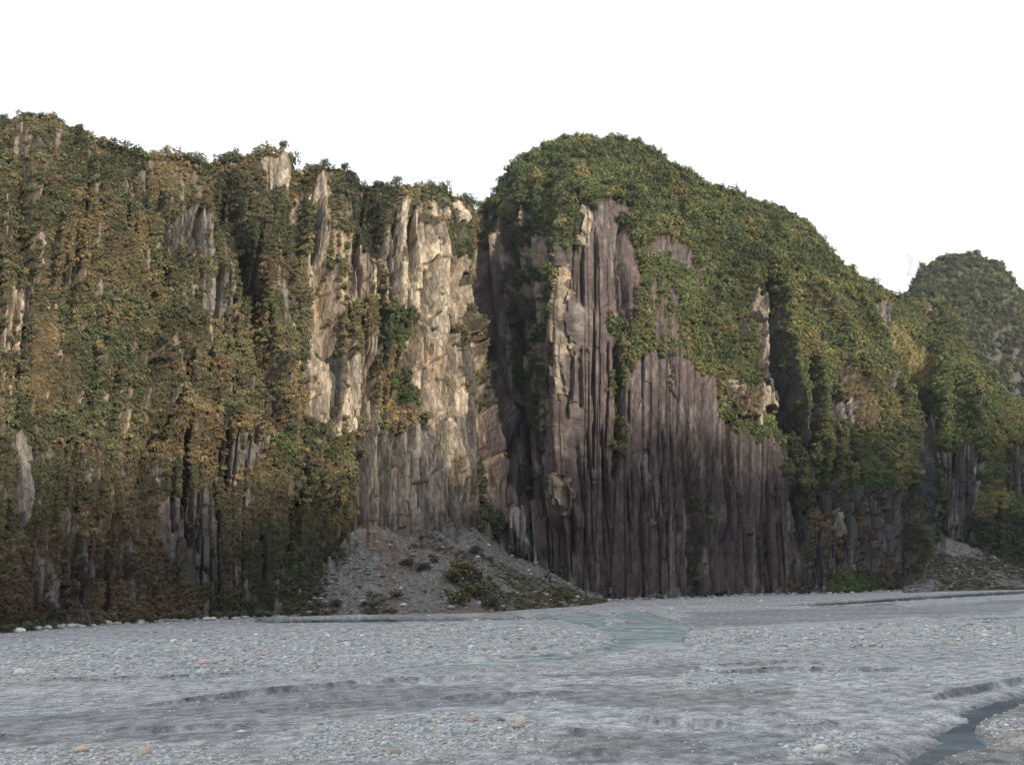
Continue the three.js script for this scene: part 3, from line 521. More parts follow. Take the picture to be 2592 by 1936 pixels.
function height(x, z, fine = true) {
  let y = SLOPE * x;
  const near = Math.hypot(x, z);
  y += 0.26 * fbm(x / 46, z / 24, 2, 101) + 0.018 * fbm(x / 5, z / 3, 2, 102);
  for (const b of BANKS) {
    if (x < b.b[0] - 1 || x > b.b[1] + 1 || z < b.b[2] - 7 || z > b.b[3] + 7) continue;
    const w = b.w; let k = 0; while (k < w.length - 2 && w[k + 1][0] < x) k++;
    const t = (x - w[k][0]) / (w[k + 1][0] - w[k][0]); if (t < -0.2 || t > 1.2) continue;
    const zz = lerp(w[k][1], w[k + 1][1], clamp(t, 0, 1)) + 0.5 * noise(x / 5, 1, 103) + 0.12 * noise(x / 1.2, 1, 105), L = w[w.length - 1][0] - w[0][0], f = sst(0, 0.22, (x - w[0][0]) / L) * (1 - sst(0.78, 1, (x - w[0][0]) / L)), e = z - zz;
    y += b.h * f * (e < 0 ? Math.exp(e / 3.2) * 0.9 : -0.7 * Math.exp(-e / 2.2) * sst(-0.01, 0.35, e) + 0.9 * (1 - sst(0, 0.4, e)));
  }
  const q = waterCut(x, z); if (q < 3) y = Math.min(y, lerp(y, SLOPE * x - 0.02 + 0.12 * noise(x / 3, z / 3, 104), 1 - sst(0.4, 3, q))) - 0.75 * (1 - sst(-1.0, 0.9, q));
  return y;
}
{
  const rows = [-330, -120, -40, -10, 5, 14, 20]; for (let j = 0; j <= 380; j++) rows.push(24 * Math.pow(430 / 24, j / 380)); rows.push(600, 1000);
  const cols = [-1400, -400, -60]; for (let i = 0; i <= 640; i++) cols.push(i / 320 - 1); cols.push(60, 400, 1400);
  const nu = cols.length, nv = rows.length, p = new Float32Array(nu * nv * 3), c = new Float32Array(nu * nv * 3), uv = new Float32Array(nu * nv * 2);
  for (let j = 0; j < nv; j++) for (let i = 0; i < nu; i++) {
    const d = rows[j], w = 0.72 * Math.max(d, 18) + 5, x = Math.abs(cols[i]) <= 1 ? cols[i] * w : Math.sign(cols[i]) * (w + Math.abs(cols[i])), z = -d, o = (j * nu + i) * 3;
    const y = height(x, z); p.set([x, y, z], o);
    const [u, v] = toUV(x, SLOPE * x, Math.min(z, -15)), s = siltAt(u, v);
    const g = 0.86 + 0.20 * fbm(x / 5, z / 2, 4, 111) + 0.18 * fbm(x / 34, z / 5, 3, 112) + 0.07 * fbm(x / 9, z / 2.4, 3, 116) + (s > 0 ? -0.26 : s < 0 ? 0.08 : 0.02) + 0.12 * (h2(i, j, 113) - 0.5) * (s > 0 ? 0.5 : 1.4);
    const sand = u > 2340 + 14 * noise(x, z, 117) && v > 1740 && inPoly(SAND, u, v); const warm = 0.03 * fbm(x / 12, z / 5, 3, 114), wq = waterCut(x, z), wetAndBank = (1 - 0.38 * (1 - sst(0.1, 0.9, wq + 0.3 * noise(x, z, 115)))) * (1 - 0.46 * bankDark(x, z));  // wet margin beside the water, combined with the darker bands along the banks
    c.set([(0.490 + warm) * g * wetAndBank * (sand ? 0.84 : 1), 0.495 * g * wetAndBank * (sand ? 0.78 : 1), (0.496 - warm) * g * wetAndBank * (sand ? 0.74 : 1)], o); uv[o / 3 * 2] = x / 6.3; uv[o / 3 * 2 + 1] = z / 6.3;
  }
  put(new THREE.Mesh(grid(nu, nv, p, c, uv), M.bed), 'riverbed', 'wide grey gravel and silt river flat', 'riverbed', null, 'structure');
}
{ // water
  for (const w of WATER) {
    const g0 = new THREE.ShapeGeometry(new THREE.Shape(w.w.map(q => new THREE.Vector2(q[0], q[1])))), pos = g0.attributes.position;
    // fine sheet inside the outline box so that ripples are real relief
    const far = w.b[2] < -120, st = far ? 0.7 : 0.25, nx = Math.min(420, Math.ceil((w.b[1] - w.b[0] + 2) / st)), nz = Math.min(360, Math.ceil((w.b[3] - w.b[2] + 2) / st));
    const P = [], CC = [], idx = [], map = new Map();
    const X = i => lerp(w.b[0] - 1, w.b[1] + 1, i / nx), Zz = j => lerp(w.b[2] - 1, w.b[3] + 1, j / nz), amp = w.n === 'pool' ? 0.035 : 0.012;
    const vert = (i, j) => { const k = j * (nx + 1) + i; if (!map.has(k)) { const x = X(i), z = Zz(j); const rif = w.n === 'pool' ? sst(0.2, 0.7, fbm(x / 9, z / 6, 2, 121)) : 0; const [uu, v2] = toUV(x, SLOPE * x, z), foam = w.n === 'pool' ? Math.max(sst(0.15, 0.5, noise(x / 2.2, z / 0.9, 124) + 0.5 * noise(x / 0.8, z / 0.5, 125) + 1.4 * sst(1614, 1626, v2) * sst(1580, 1650, uu) - 0.25), 0.8 * sst(0.35, 0.6, noise(x / 3.5, z / 1.1, 126) + 0.4 * noise(x, z, 127))) : 0; const silty = 0.88 + 0.4 * fbm(x / 5, z / 1.6, 3, 128); CC.push(...w.c.map(a => lerp(a * silty, 0.72, foam * 0.7))); map.set(k, P.length / 3); P.push(x, SLOPE * x - 0.30 + amp * (1 + 2 * rif) * (noise(x / 1.1, z / 0.8, 122) + 0.6 * noise(x / 0.45, z / 0.4, 123)), z); } return map.get(k); };
    for (let j = 0; j < nz; j++) for (let i = 0; i < nx; i++) { const x = (X(i) + X(i + 1)) / 2, z = (Zz(j) + Zz(j + 1)) / 2; if (!inPoly(w.w, x, z) && segDist(w.w, x, z) > 1.0) continue; const a = vert(i, j), b = vert(i + 1, j), c = vert(i, j + 1), d = vert(i + 1, j + 1); idx.push(a, c, d, a, d, b); }
    const g = new THREE.BufferGeometry(); g.setAttribute('position', new THREE.Float32BufferAttribute(P, 3)); g.setAttribute('color', new THREE.Float32BufferAttribute(CC, 3)); g.setIndex(idx); g.computeVertexNormals();
    put(new THREE.Mesh(g, new THREE.MeshPhysicalMaterial({ vertexColors: true, roughness: w.n === 'pool' ? 0.16 : 0.07, ior: 1.33 })), w.n, w.l, 'water', null, 'structure');
  }
}

// ------------------------------------------------------------------ debris fans at the foot of the walls
const FANS = [
  { n: 'debris_fan', l: 'grey rock debris fan with scrub spilling from the cliff foot', c: [[620, 1564, 1556], [690, 1562, 1536], [742, 1561, 1500], [800, 1559, 1440], [840, 1558, 1402], [886, 1557, 1352], [937, 1556, 1334], [1018, 1555, 1360], [1081, 1554, 1342], [1140, 1553, 1343], [1200, 1551, 1338], [1250, 1549, 1368], [1302, 1545, 1404], [1378, 1540, 1446], [1484, 1532, 1506], [1530, 1526, 1522]] },
  { n: 'debris_fan', l: 'smaller brown and grey debris fan below the scree chute at right', c: [[2290, 1500, 1492], [2330, 1499, 1470], [2360, 1498, 1388], [2376, 1497, 1352], [2419, 1496, 1370], [2509, 1494, 1406], [2592, 1492, 1433], [2750, 1490, 1450], [2920, 1488, 1470]] },
];
const fanPts = [];
for (const [fi, F] of FANS.entries()) {
  const nu = 230, nt = 90, p = new Float32Array(nu * nt * 3), c = new Float32Array(nu * nt * 3), uv = new Float32Array(nu * nt * 2); F.P = p; F.nu = nu; F.nt = nt; F.u0 = F.c[0][0]; F.u1 = F.c[F.c.length - 1][0];
  for (let i = 0, s = 0; i < nu; i++) {
    const u = lerp(F.u0, F.u1, i / (nu - 1)); while (s < F.c.length - 2 && F.c[s + 1][0] < u) s++;
    const f = clamp((u - F.c[s][0]) / (F.c[s + 1][0] - F.c[s][0]), 0, 1), vb = lerp(F.c[s][1], F.c[s + 1][1], f), vt = lerp(F.c[s][2], F.c[s + 1][2], f);
    const B = bed(u, vb), w = wallPoint(u, vt), dT = Math.max(-w.z - 0.5, -B[1] + 2);
    for (let j = 0; j < nt; j++) {
      const t = (j - 4) / (nt - 14), d = t < 0 ? -B[1] + t * 40 : lerp(-B[1], dT, t), v = lerp(vb, vt, Math.min(t, 1)), q = at(u, v, d);
      if (t < 0) q[1] = SLOPE * q[0] + t * 30; if (t > 1) { const a = at(u, vt, dT); q[0] = a[0]; q[1] = a[1] + (t - 1) * 14; q[2] = a[2] - (t - 1) * 60; }
      const r = 0.9 * fbm(q[0] / 9, q[2] / 7, 4, 131) + 0.5 * fbm(q[0] / 1.8, q[2] / 1.8, 3, 132) + 1.6 * (0.4 - Math.abs(noise(q[0] / 9 + t, t * 1.5, 138))); q[1] += r * sst(0, 0.2, t) * (t > 1 ? 0.4 : 1);
      const o = (j * nu + i) * 3; p.set(q, o);
      const veg = fi === 0 ? sst(-0.1, 0.35, fbm(q[0] / 10, q[2] / 9, 3, 133) + 0.75 * sst(1180, 1330, u) * (1 - sst(0.6, 0.95, t)) + 0.7 * (1 - sst(790, 880, u)) - 0.12) : sst(0, 0.4, fbm(q[0] / 12, q[2] / 12, 3, 134) + 0.4 - 1.2 * sst(0.55, 0.9, t) * (1 - sst(2420, 2500, u)));
      const red = sst(0.05, 0.4, fbm(q[0] / 7, q[2] / 5, 3, 135) + 0.25 * (1 - sst(0.05, 0.3, t)) - 0.1), g = 0.85 + 0.35 * fbm(q[0] / 1.5, q[2] / 1.5, 3, 136) + 0.25 * (h2(i, j, 137) - 0.5);
      const base = [0.225 * g, 0.206 * g, 0.188 * g], rd = [0.21 * g, 0.145 * g, 0.108 * g], so = [0.10 * g, 0.088 * g, 0.055 * g];
      c.set(base.map((b, k) => lerp(lerp(b, rd[k], red * 0.8), so[k], veg * 0.8)), o); uv[o / 3 * 2] = q[0] / 6; uv[o / 3 * 2 + 1] = q[2] / 6;
      if (t > 0 && t < 1) fanPts.push({ x: q[0], y: q[1], z: q[2], u, v, t, fi, veg });
    }
  }
  put(new THREE.Mesh(grid(nu, nt, p, c, uv), M.bed), F.n, F.l, 'debris fan', null, 'structure');
}

// ------------------------------------------------------------------ plants
function leafy(seed, lobes, n, leaf, flat = 1, up = 0) { // many small leaf sprays through a lobed crown of radius about 1, standing on y = 0
  const R = rng(seed), L = []; for (let k = 0; k < lobes; k++) { const a = R() * 6.283, r = k ? 0.35 + 0.4 * R() : 0; L.push([r * Math.cos(a), 0.55 + up + (R() - 0.35) * 0.8 * flat, r * Math.sin(a), 0.42 + 0.28 * R()]); }
  const P = [], I = [], d = new THREE.Vector3(), t = new THREE.Vector3(), b = new THREE.Vector3();
  for (let k = 0; k < n; k++) {
    const l = L[Math.floor(R() * lobes)]; d.set(R() * 2 - 1, R() * 2 - 1, R() * 2 - 1).normalize(); const rr = l[3] * Math.pow(R(), 0.3), x = l[0] + d.x * rr, y = Math.max(0.02, l[1] + d.y * rr * 0.8 * flat), z = l[2] + d.z * rr;
    d.x += (R() - 0.5) * 1.6; d.y += (R() - 0.5) * 1.6 + 0.5; d.z += (R() - 0.5) * 1.6; d.normalize(); t.set(R() - 0.5, R() - 0.5, R() - 0.5).cross(d).normalize(); b.crossVectors(d, t);
    const s = leaf * (0.6 + 0.8 * R()), w = s * (0.5 + 0.3 * R()), o = P.length / 3;
    P.push(x - t.x * s, y - t.y * s, z - t.z * s, x + b.x * w, y + b.y * w, z + b.z * w, x + t.x * s + d.x * s * 0.3, y + t.y * s + d.y * s * 0.3, z + t.z * s + d.z * s * 0.3, x - b.x * w, y - b.y * w, z - b.z * w);
    I.push(o, o + 1, o + 2, o, o + 2, o + 3);
  }
  const g = new THREE.BufferGeometry(); g.setAttribute('position', new THREE.Float32BufferAttribute(P, 3)); g.setIndex(I); g.computeVertexNormals(); return g;
}
function tussock(seed, n) { const R = rng(seed), P = [], I = []; for (let k = 0; k < n; k++) { const a = R() * 6.283, r = R() * 0.7, l = 0.5 + R() * 0.8, x = r * Math.cos(a), z = r * Math.sin(a), w = 0.10, o = P.length / 3, lx = x + Math.cos(a) * l * 0.6, lz = z + Math.sin(a) * l * 0.6; P.push(x - w * Math.sin(a), 0, z + w * Math.cos(a), x + w * Math.sin(a), 0, z - w * Math.cos(a), lx, l * 0.8, lz); I.push(o, o + 1, o + 2); } const g = new THREE.BufferGeometry(); g.setAttribute('position', new THREE.Float32BufferAttribute(P, 3)); g.setIndex(I); g.computeVertexNormals(); return g; }
const shrubGeo = [leafy(1, 5, 190, 0.15, 0.9), leafy(2, 4, 170, 0.16, 0.8), leafy(3, 6, 200, 0.14, 1)];
const crownGeo = [leafy(4, 8, 520, 0.115, 1, 0.1), leafy(5, 10, 560, 0.11, 0.9, 0.1), leafy(6, 7, 500, 0.12, 1.1, 0.1)];
const tuftGeo = [tussock(7, 46)];
const R = rng(2024);
const pools = {}; // name -> list of [x,y,z,r,ry,color,geo]
function plantAt(kind, x, y, z, r, col, squash = 1) { (pools[kind] ||= []).push([x, y, z, r, R() * 6.283, col, squash]); }
function pickAt(pl, x, y) { const m = PLANTS[pl].mix; let b = 0, best = -9; for (let k = 0; k < m.length; k++) { const w = 0.9 * fbm(x / 9 + k * 31, y / 13, 3, 161 + k) + 0.10 * m[k][0] + 0.35 * R(); if (w > best) { best = w; b = k; } } const g = 0.75 + 0.5 * R(), w = 0.94 + 0.12 * R(), q = m[b]; return [q[1] * g * w, q[2] * g, q[3] * g / w]; }
function pick(pl) { const m = PLANTS[pl].mix; let s = 0; for (const q of m) s += q[0]; let t = R() * s; for (const q of m) { t -= q[0]; if (t <= 0) { const g = 0.75 + 0.5 * R(), w = 0.94 + 0.12 * R(); return [q[1] * g * w, q[2] * g, q[3] * g / w]; } } return m[0].slice(1); }
const bigTrees = [];
function vTop(u) { const i = clamp(Math.round((u - U0) / DU), 0, NU - 1); return vv[(NT - 1) * NU + i]; }
function vFoot(u) { const i = clamp(Math.round((u - U0) / DU), 0, NU - 1); return vv[i]; }
const poolName = (u) => u < 1212 ? 'cliff' : u < 2340 ? 'dome' : 'spur';
for (let n = 0; n < 200000; n++) { // scrub over the walls
  const u = U0 + R() * (U1 - U0), a = vTop(u), b = vFoot(u), v = a + R() * (b - a), q = wallPoint(u, v), br = BARE[q.k], pl = fPl[OUT[q.k]];
  if (R() < br * 1.02 - 0.015) continue;
  const sz = PLANTS[pl].r, big = pl === 1;
  if (big && R() < 0.55) continue;
  const near = -q.z / 250; let r = (sz[0] + (sz[1] - sz[0]) * Math.pow(R(), 1.9)) * (big ? 1 : clamp(near, 0.75, 1.25)) * (br > 0.4 ? 0.6 : 1) * (big ? 1 : 0.72 + 0.9 * Math.pow(R(), 5));
  const col = pickAt(pl, q.x, q.y), clump = 0.92 + 0.62 * fbm(u / 75, v / 75, 3, 141); for (let k = 0; k < 3; k++) col[k] *= clump;
  if (pl === 6) { plantAt('tussock_' + poolName(u), q.x, q.y - 0.1, q.z, r * 1.3, col); continue; }
  if (big) { const T = { x: q.x, y: q.y, z: q.z, r, col, u, v, s: r / -q.z }; bigTrees.push(T); }
  else plantAt('scrub_' + poolName(u), q.x, q.y - r * 0.35, q.z, r, col, 0.8 + 0.5 * R());
}
const sky = []; // single trees standing on the skyline
for (let u = -300; u < 2600; u += 7 + R() * 13) {
  const dens = u > 1300 && u < 2260 ? 0.9 : 0.8; if (R() > dens) continue;
  const v = vTop(u) + 2 + R() * 10, q = wallPoint(u, v); let r = (u < 1200 ? 1.3 + 1.5 * Math.pow(R(), 1.7) : 1.5 + 1.5 * R()); if (u < 160) r *= 0.7;
  sky.push({ x: q.x, y: q.y, z: q.z, r, col: pick(u < 1180 ? (R() < 0.5 ? 3 : 0) : 1), u, v, s: 1, tall: u < 1200 && R() < 0.45 ? 1.35 : 1 });
}
// far hill forest
for (let n = 0; n < 6500; n++) {
  const u = 2250 + R() * 600, v = 640 + R() * 560; const skyv = [[2230, 790], [2290, 748], [2318, 705], [2337, 678], [2377, 653], [2431, 642], [2475, 641], [2504, 660], [2540, 672], [2565, 706], [2592, 738], [2700, 800], [3000, 880]];
  let k = 0; while (k < skyv.length - 2 && skyv[k + 1][0] < u) k++; const vt = lerp(skyv[k][1], skyv[k + 1][1], (u - skyv[k][0]) / (skyv[k + 1][0] - skyv[k][0])); if (v < vt) continue;
  const t = (1480 - v) / (1480 - vt), d = lerp(610, 730, Math.pow(t, 1.6)) + 26 * fbm(u / 60, v / 90, 4, 51) * (1 - t * 0.6), q = at(u, v, d);
  const bareR = sst(0.05, 0.3, fbm(u / 22, v / 60, 4, 53) + 0.35 * sst(760, 860, v) * sst(2430, 2480, u) - 0.38); if (R() < bareR * 0.8) continue;
  plantAt('forest_far', q[0], q[1] - 1, q[2], 1.5 + 2.4 * R(), pick(R() < 0.75 ? 3 : 1));
}
// fan scrub
for (let n = 0; n < 16000; n++) { const q = fanPts[Math.floor(R() * fanPts.length)]; if (R() > q.veg * 0.8 + 0.02) continue; const r = 0.25 + 0.75 * R() * R(); plantAt('scrub_fan', q.x + R() - 0.5, q.y - 0.15, q.z + R() - 0.5, r, pick(R() < 0.35 ? 3 : 4), 0.8); }
// foot-of-wall fringe of low bushes along the left
for (let n = 0; n < 1500; n++) { const u = -300 + R() * 1050, q = wallPoint(u, vFoot(u) - R() * 14); if (noise(u / 35, 1, 171) + 0.5 * noise(u / 11, 2, 172) < -0.1) continue; plantAt('scrub_cliff', q.x + R() * 1.5, SLOPE * q.x + 0.05 + R() * 0.8, q.z + R() * 1.6, 0.3 + 0.8 * R() * R(), pick(R() < 0.25 ? 7 : 4)); }

// individual trees: the skyline trees and the largest forest trees, each a thing with trunk and crown
function trunkGeo(seed) { // tapered trunk with three limbs
  const Q = rng(seed), gs = []; const limb = (a, b, r0, r1) => { const d = new THREE.Vector3().subVectors(b, a), g = new THREE.CylinderGeometry(r1, r0, d.length(), 6, 1); g.translate(0, d.length() / 2, 0); g.applyQuaternion(new THREE.Quaternion().setFromUnitVectors(new THREE.Vector3(0, 1, 0), d.clone().normalize())); g.translate(a.x, a.y, a.z); gs.push(g); };
  const lean = new THREE.Vector3((Q() - 0.5) * 0.3, 0.62, (Q() - 0.5) * 0.3); limb(new THREE.Vector3(0, -0.5, 0), lean, 0.085, 0.055);
  for (let k = 0; k < 4; k++) { const a = k * 1.57 + Q(); limb(lean, new THREE.Vector3(lean.x + 0.45 * Math.cos(a), 0.95 + 0.25 * Q(), lean.z + 0.45 * Math.sin(a)), 0.045, 0.015); }
  return mergeGeometries(gs);
}
const trunks = [trunkGeo(1), trunkGeo(2), trunkGeo(3)];
bigTrees.sort((a, b) => b.s - a.s);
const crowd = bigTrees.splice(0, 190);
for (const t of bigTrees) plantAt('forest_dome', t.x, t.y - t.r * 0.25, t.z, t.r, t.col, 0.9 + 0.3 * R());
const crownMats = []; for (let k = 0; k < 14; k++) { const c = pick(k < 4 ? 3 : k < 11 ? 1 : 0); crownMats.push(new THREE.MeshStandardMaterial({ color: new THREE.Color().setRGB(...c), roughness: 0.85, side: THREE.DoubleSide })); }
function nearestMat(c) { let b = 0, m = 9; crownMats.forEach((q, i) => { const d = Math.abs(q.color.r - c[0]) + Math.abs(q.color.g - c[1]); if (d < m) { m = d; b = i; } }); return crownMats[(b + Math.floor(R() * 2)) % crownMats.length]; }
function tree(t, label, group, lift) {
  const g = new THREE.Group(), k = Math.floor(R() * 3); g.position.set(t.x, t.y - t.r * 0.1, t.z); g.rotation.y = R() * 6.283; g.scale.set(t.r, t.r * (t.tall || 1), t.r);
  const tr = new THREE.Mesh(trunks[k], M.bark); tr.name = 'trunk'; const cr = new THREE.Mesh(crownGeo[k], nearestMat(t.col)); cr.name = 'crown'; cr.position.y = lift; g.add(tr, cr);
  put(g, 'tree', label, 'tree', group);
}
const hue = c => c[0] > c[1] * 1.15 ? 'brownish' : c[0] > c[1] ? 'olive-brown' : c[1] < 0.07 ? 'dark green' : c[1] < 0.105 ? 'mid green' : 'yellow-green';
const size = (r, a, b) => r < a ? 'small' : r < b ? 'medium-sized' : 'large';
const along = (u, L) => { for (const [m, t] of L) if (u < m) return t; return L[L.length - 1][1]; };
const SKYZONE = [[70, 'at the far left end of the left skyline'], [160, 'on the left skyline where it first drops'], [290, 'on the left skyline above the grey rock strip'], [420, 'midway along the left skyline'], [540, 'just left of the dip in the left skyline'], [640, 'on the left flank of the rocky knob'], [745, 'on top of the rocky knob'], [830, 'above the pale rock pinnacle'], [930, 'right of the pale rock pinnacle'], [1060, 'above the cream rock face'], [1150, 'right of the cream rock face'], [1225, 'at the notch above the gully'], [1290, 'on the steep left shoulder of the dome'], [1400, 'on the upper left shoulder of the dome'], [1480, 'on the dome top above the tall rock face'], [1560, 'in the shallow dip on the dome top'], [1640, 'on the right end of the dome top'], [1760, 'where the dome crest starts to fall right'], [1900, 'midway down the right crest of the dome'], [2020, 'on the lower right crest of the dome'], [2130, 'on the steep right end of the dome crest'], [2265, 'on the saddle before the snowy notch'], [2440, 'on the knob of the right-hand spur'], [9999, 'on the falling crest of the right-hand spur']];
const SLOPEZONE = (u, v) => (v < 480 ? 'high on the dome, ' : v < 620 ? 'on the upper dome slope, ' : 'on the middle dome slope, ') + along(u, [[1330, 'beside the gully'], [1430, 'left of the tall rock face'], [1600, 'above the tall rock face'], [1720, 'right of the tall rock face'], [1850, 'left of the dark slot'], [2000, 'above the dark slot'], [9999, 'near the right crest']]);
for (const t of sky) tree(t, size(t.r, 1.7, 2.3) + ' ' + hue(t.col) + (t.tall > 1 ? ' tall' : ' rounded') + ' tree ' + along(t.u, SKYZONE), t.u < 1225 ? 'trees along the left skyline' : t.u < 2130 ? 'trees along the dome skyline' : 'trees along the spur crest', t.tall ? 0.25 : 0);
for (const t of crowd) tree(t, hue(t.col) + ' round-crowned tree ' + SLOPEZONE(t.u, t.v), 'large trees of the dome forest', 0);
// single shrubs on the debris fan
const fanShrub = [[1180, 1472, 3.4, [0.075, 0.07, 0.02], 'wide olive shrub in the middle of the debris fan'], [1150, 1478, 2.2, [0.07, 0.068, 0.02], 'olive shrub at the left side of the wide fan shrub'], [1210, 1506, 2.8, [0.075, 0.066, 0.018], 'olive-yellow shrub just below the wide fan shrub'], [1160, 1528, 2.2, [0.07, 0.06, 0.015], 'low dark olive shrub near the base of the debris fan'], [1200, 1415, 1.7, [0.035, 0.04, 0.03], 'dark bush high on the right of the debris fan'], [1070, 1438, 1.5, [0.035, 0.045, 0.033], 'dark bush in the centre of the debris fan'], [1030, 1428, 1.4, [0.045, 0.05, 0.04], 'grey-green bush left of the central dark bush'], [1102, 1422, 1.3, [0.075, 0.075, 0.05], 'grey olive bush between the two dark fan bushes'], [770, 1490, 1.6, [0.05, 0.07, 0.02], 'fresh green bush at the left foot of the debris fan'], [728, 1478, 1.5, [0.045, 0.065, 0.02], 'green bush against the cliff left of the debris fan'], [850, 1535, 1.3, [0.06, 0.04, 0.025], 'low russet bush at the lower left of the fan'], [1003, 1518, 1.2, [0.045, 0.034, 0.02], 'small dark brown bush low on the fan'], [1420, 1522, 2.6, [0.07, 0.062, 0.016], 'yellow-olive bush at the right tip of the fan'], [1240, 1538, 1.8, [0.04, 0.038, 0.03], 'dark grey-brown bush at the base of the fan']];
for (const [u, v, r, c, label] of fanShrub) {
  let best = fanPts[0], m = 1e9; for (const q of fanPts) { const d = Math.abs(q.u - u) + Math.abs(q.v - v) + (q.fi ? 999 : 0); if (d < m) { m = d; best = q; } }
  const g = new THREE.Group(); g.position.set(best.x, best.y - 0.1, best.z); g.scale.set(r * 1.25, r * 0.95, r * 1.25); g.rotation.y = R() * 6;
  const cr = new THREE.Mesh(crownGeo[Math.floor(R() * 3)], new THREE.MeshStandardMaterial({ color: new THREE.Color().setRGB(...c), roughness: 0.85, side: THREE.DoubleSide })); cr.name = 'foliage'; const st = new THREE.Mesh(trunks[0], M.bark); st.name = 'stem'; g.add(cr, st);
  put(g, 'shrub', label, 'shrub', 'shrubs on the debris fan');
}
const STUFF = {
  scrub_cliff: ['cliff_scrub', 'brown, ochre and olive scrub covering the left cliff', 'scrub', shrubGeo], scrub_dome: ['cliff_scrub', 'olive scrub clinging to the dome hill rock and slopes', 'scrub', shrubGeo], scrub_spur: ['cliff_scrub', 'green scrub covering the right-hand spur', 'scrub', shrubGeo],
  scrub_fan: ['fan_scrub', 'low brown scrub scattered over the debris fans', 'scrub', shrubGeo], forest_dome: ['forest', 'dense evergreen forest covering the top of the dome hill', 'forest', crownGeo], forest_far: ['forest', 'bluish forest on the distant hill at right', 'forest', crownGeo],
  tussock_dome: ['tussock_grass', 'pale yellow tussock grass on the saddle below the dome hill', 'grass', tuftGeo], tussock_spur: ['tussock_grass', 'pale tussock grass on the ledges of the right-hand spur', 'grass', tuftGeo], tussock_cliff: ['tussock_grass', 'tussock grass on the left cliff', 'grass', tuftGeo],
};
const MX = new THREE.Matrix4(), Q4 = new THREE.Quaternion(), E3 = new THREE.Euler(), V3 = new THREE.Vector3(), S3 = new THREE.Vector3(), CO = new THREE.Color();
function scatter(list, geos, mat, name, label, cat) {
  const host = new THREE.Group();
  geos.forEach((g, gi) => {
    const sub = list.filter((_, k) => k % geos.length === gi); if (!sub.length) return;
    const im = new THREE.InstancedMesh(g, mat, sub.length); im.name = cat === 'stones' ? 'stone_layer' : 'foliage_layer';
    sub.forEach((q, k) => { E3.set(0, q[4], 0); Q4.setFromEuler(E3); MX.compose(V3.set(q[0], q[1], q[2]), Q4, S3.set(q[3], q[3] * q[6], q[3])); im.setMatrixAt(k, MX); im.setColorAt(k, CO.setRGB(...q[5])); });
    im.instanceMatrix.needsUpdate = true; if (im.instanceColor) im.instanceColor.needsUpdate = true; host.add(im);
  });
  put(host, name, label, cat, null, 'stuff');
}
for (const k in pools) { const s = STUFF[k]; scatter(pools[k], s[3], M.plant, s[0], s[1], s[2]); }

// ------------------------------------------------------------------ stones
function stoneGeo(seed, det) { const Q = rng(seed); let g = new THREE.IcosahedronGeometry(1, det); g.deleteAttribute('uv'); g.deleteAttribute('normal'); g = mergeVertices(g, 1e-4); const p = g.attributes.position, sx = 1, sy = 0.55 + 0.25 * Q(), sz = 0.7 + 0.3 * Q(), pl = []; for (let k = 0; k < 7; k++) pl.push(new THREE.Vector3(Q() - 0.5, Q() - 0.5, Q() - 0.5).normalize().multiplyScalar(0.62 + 0.25 * Q())); const v = new THREE.Vector3(); for (let i = 0; i < p.count; i++) { v.fromBufferAttribute(p, i); for (const q of pl) { const l = q.length(), d = v.dot(q) / l - l; if (d > 0) v.addScaledVector(q, -d / l * 0.85); } v.multiplyScalar(1 + 0.08 * noise(v.x * 3 + seed, v.y * 3 + v.z * 2, 151)); p.setXYZ(i, v.x * sx, v.y * sy, v.z * sz); } g.computeVertexNormals(); return g; }
const cobGeo = [1, 2, 3, 4].map(k => stoneGeo(k * 7, 1)), bigGeo = [1, 2, 3, 4, 5].map(k => stoneGeo(k * 13, 2));
const STONE = [[5, 0.39, 0.39, 0.385], [3, 0.32, 0.33, 0.325], [2, 0.46, 0.46, 0.45], [0.9, 0.40, 0.365, 0.31], [0.35, 0.38, 0.30, 0.26], [1, 0.22, 0.24, 0.25], [0.5, 0.6, 0.59, 0.56], [0.8, 0.30, 0.34, 0.33]];
function stoneCol() { let s = 0; for (const q of STONE) s += q[0]; let t = R() * s; for (const q of STONE) { t -= q[0]; if (t <= 0) { const g = 0.74 + 0.36 * R(); return [q[1] * g, q[2] * g, q[3] * g]; } } return [0.36, 0.36, 0.36]; }
const stones = [];
for (let n = 0; n < 150000; n++) {
  const u = -420 + R() * 3450, v = 1515 + Math.pow(R(), 0.85) * 480, [x, z] = bed(u, v); if (-z > 330 || -z < 20) continue;
  const s = siltAt(u, v), keep = s > 0 ? 0.05 : s < 0 ? 0.72 : v > 1720 ? 0.16 : 0.36; if (R() > keep) continue; if (waterCut(x, z) < 0.15) continue;
  const px = -z / FOC, a = (s < 0 ? 1.9 : 1.3) + (s < 0 ? 6.5 : 4) * Math.pow(R(), 4.5); let r = clamp(a * px, 0.04, 0.62);
  stones.push([x, height(x, z) + r * 0.12, z, r, R() * 6.283, stoneCol(), 0.8 + 0.3 * R(), u, v, r / -z, s]);
}
for (const q of fanPts) { if (R() > 0.13) continue; const r = 0.14 + 0.8 * Math.pow(R(), 6); const c = stoneCol(); const k = R() < 0.07 ? 1.0 : 0.46; stones.push([q.x, q.y + r * 0.1, q.z, r, R() * 6.283, c.map(a => a * k), 0.9, q.u, q.v, r / -q.z * 0.8, 9]); }
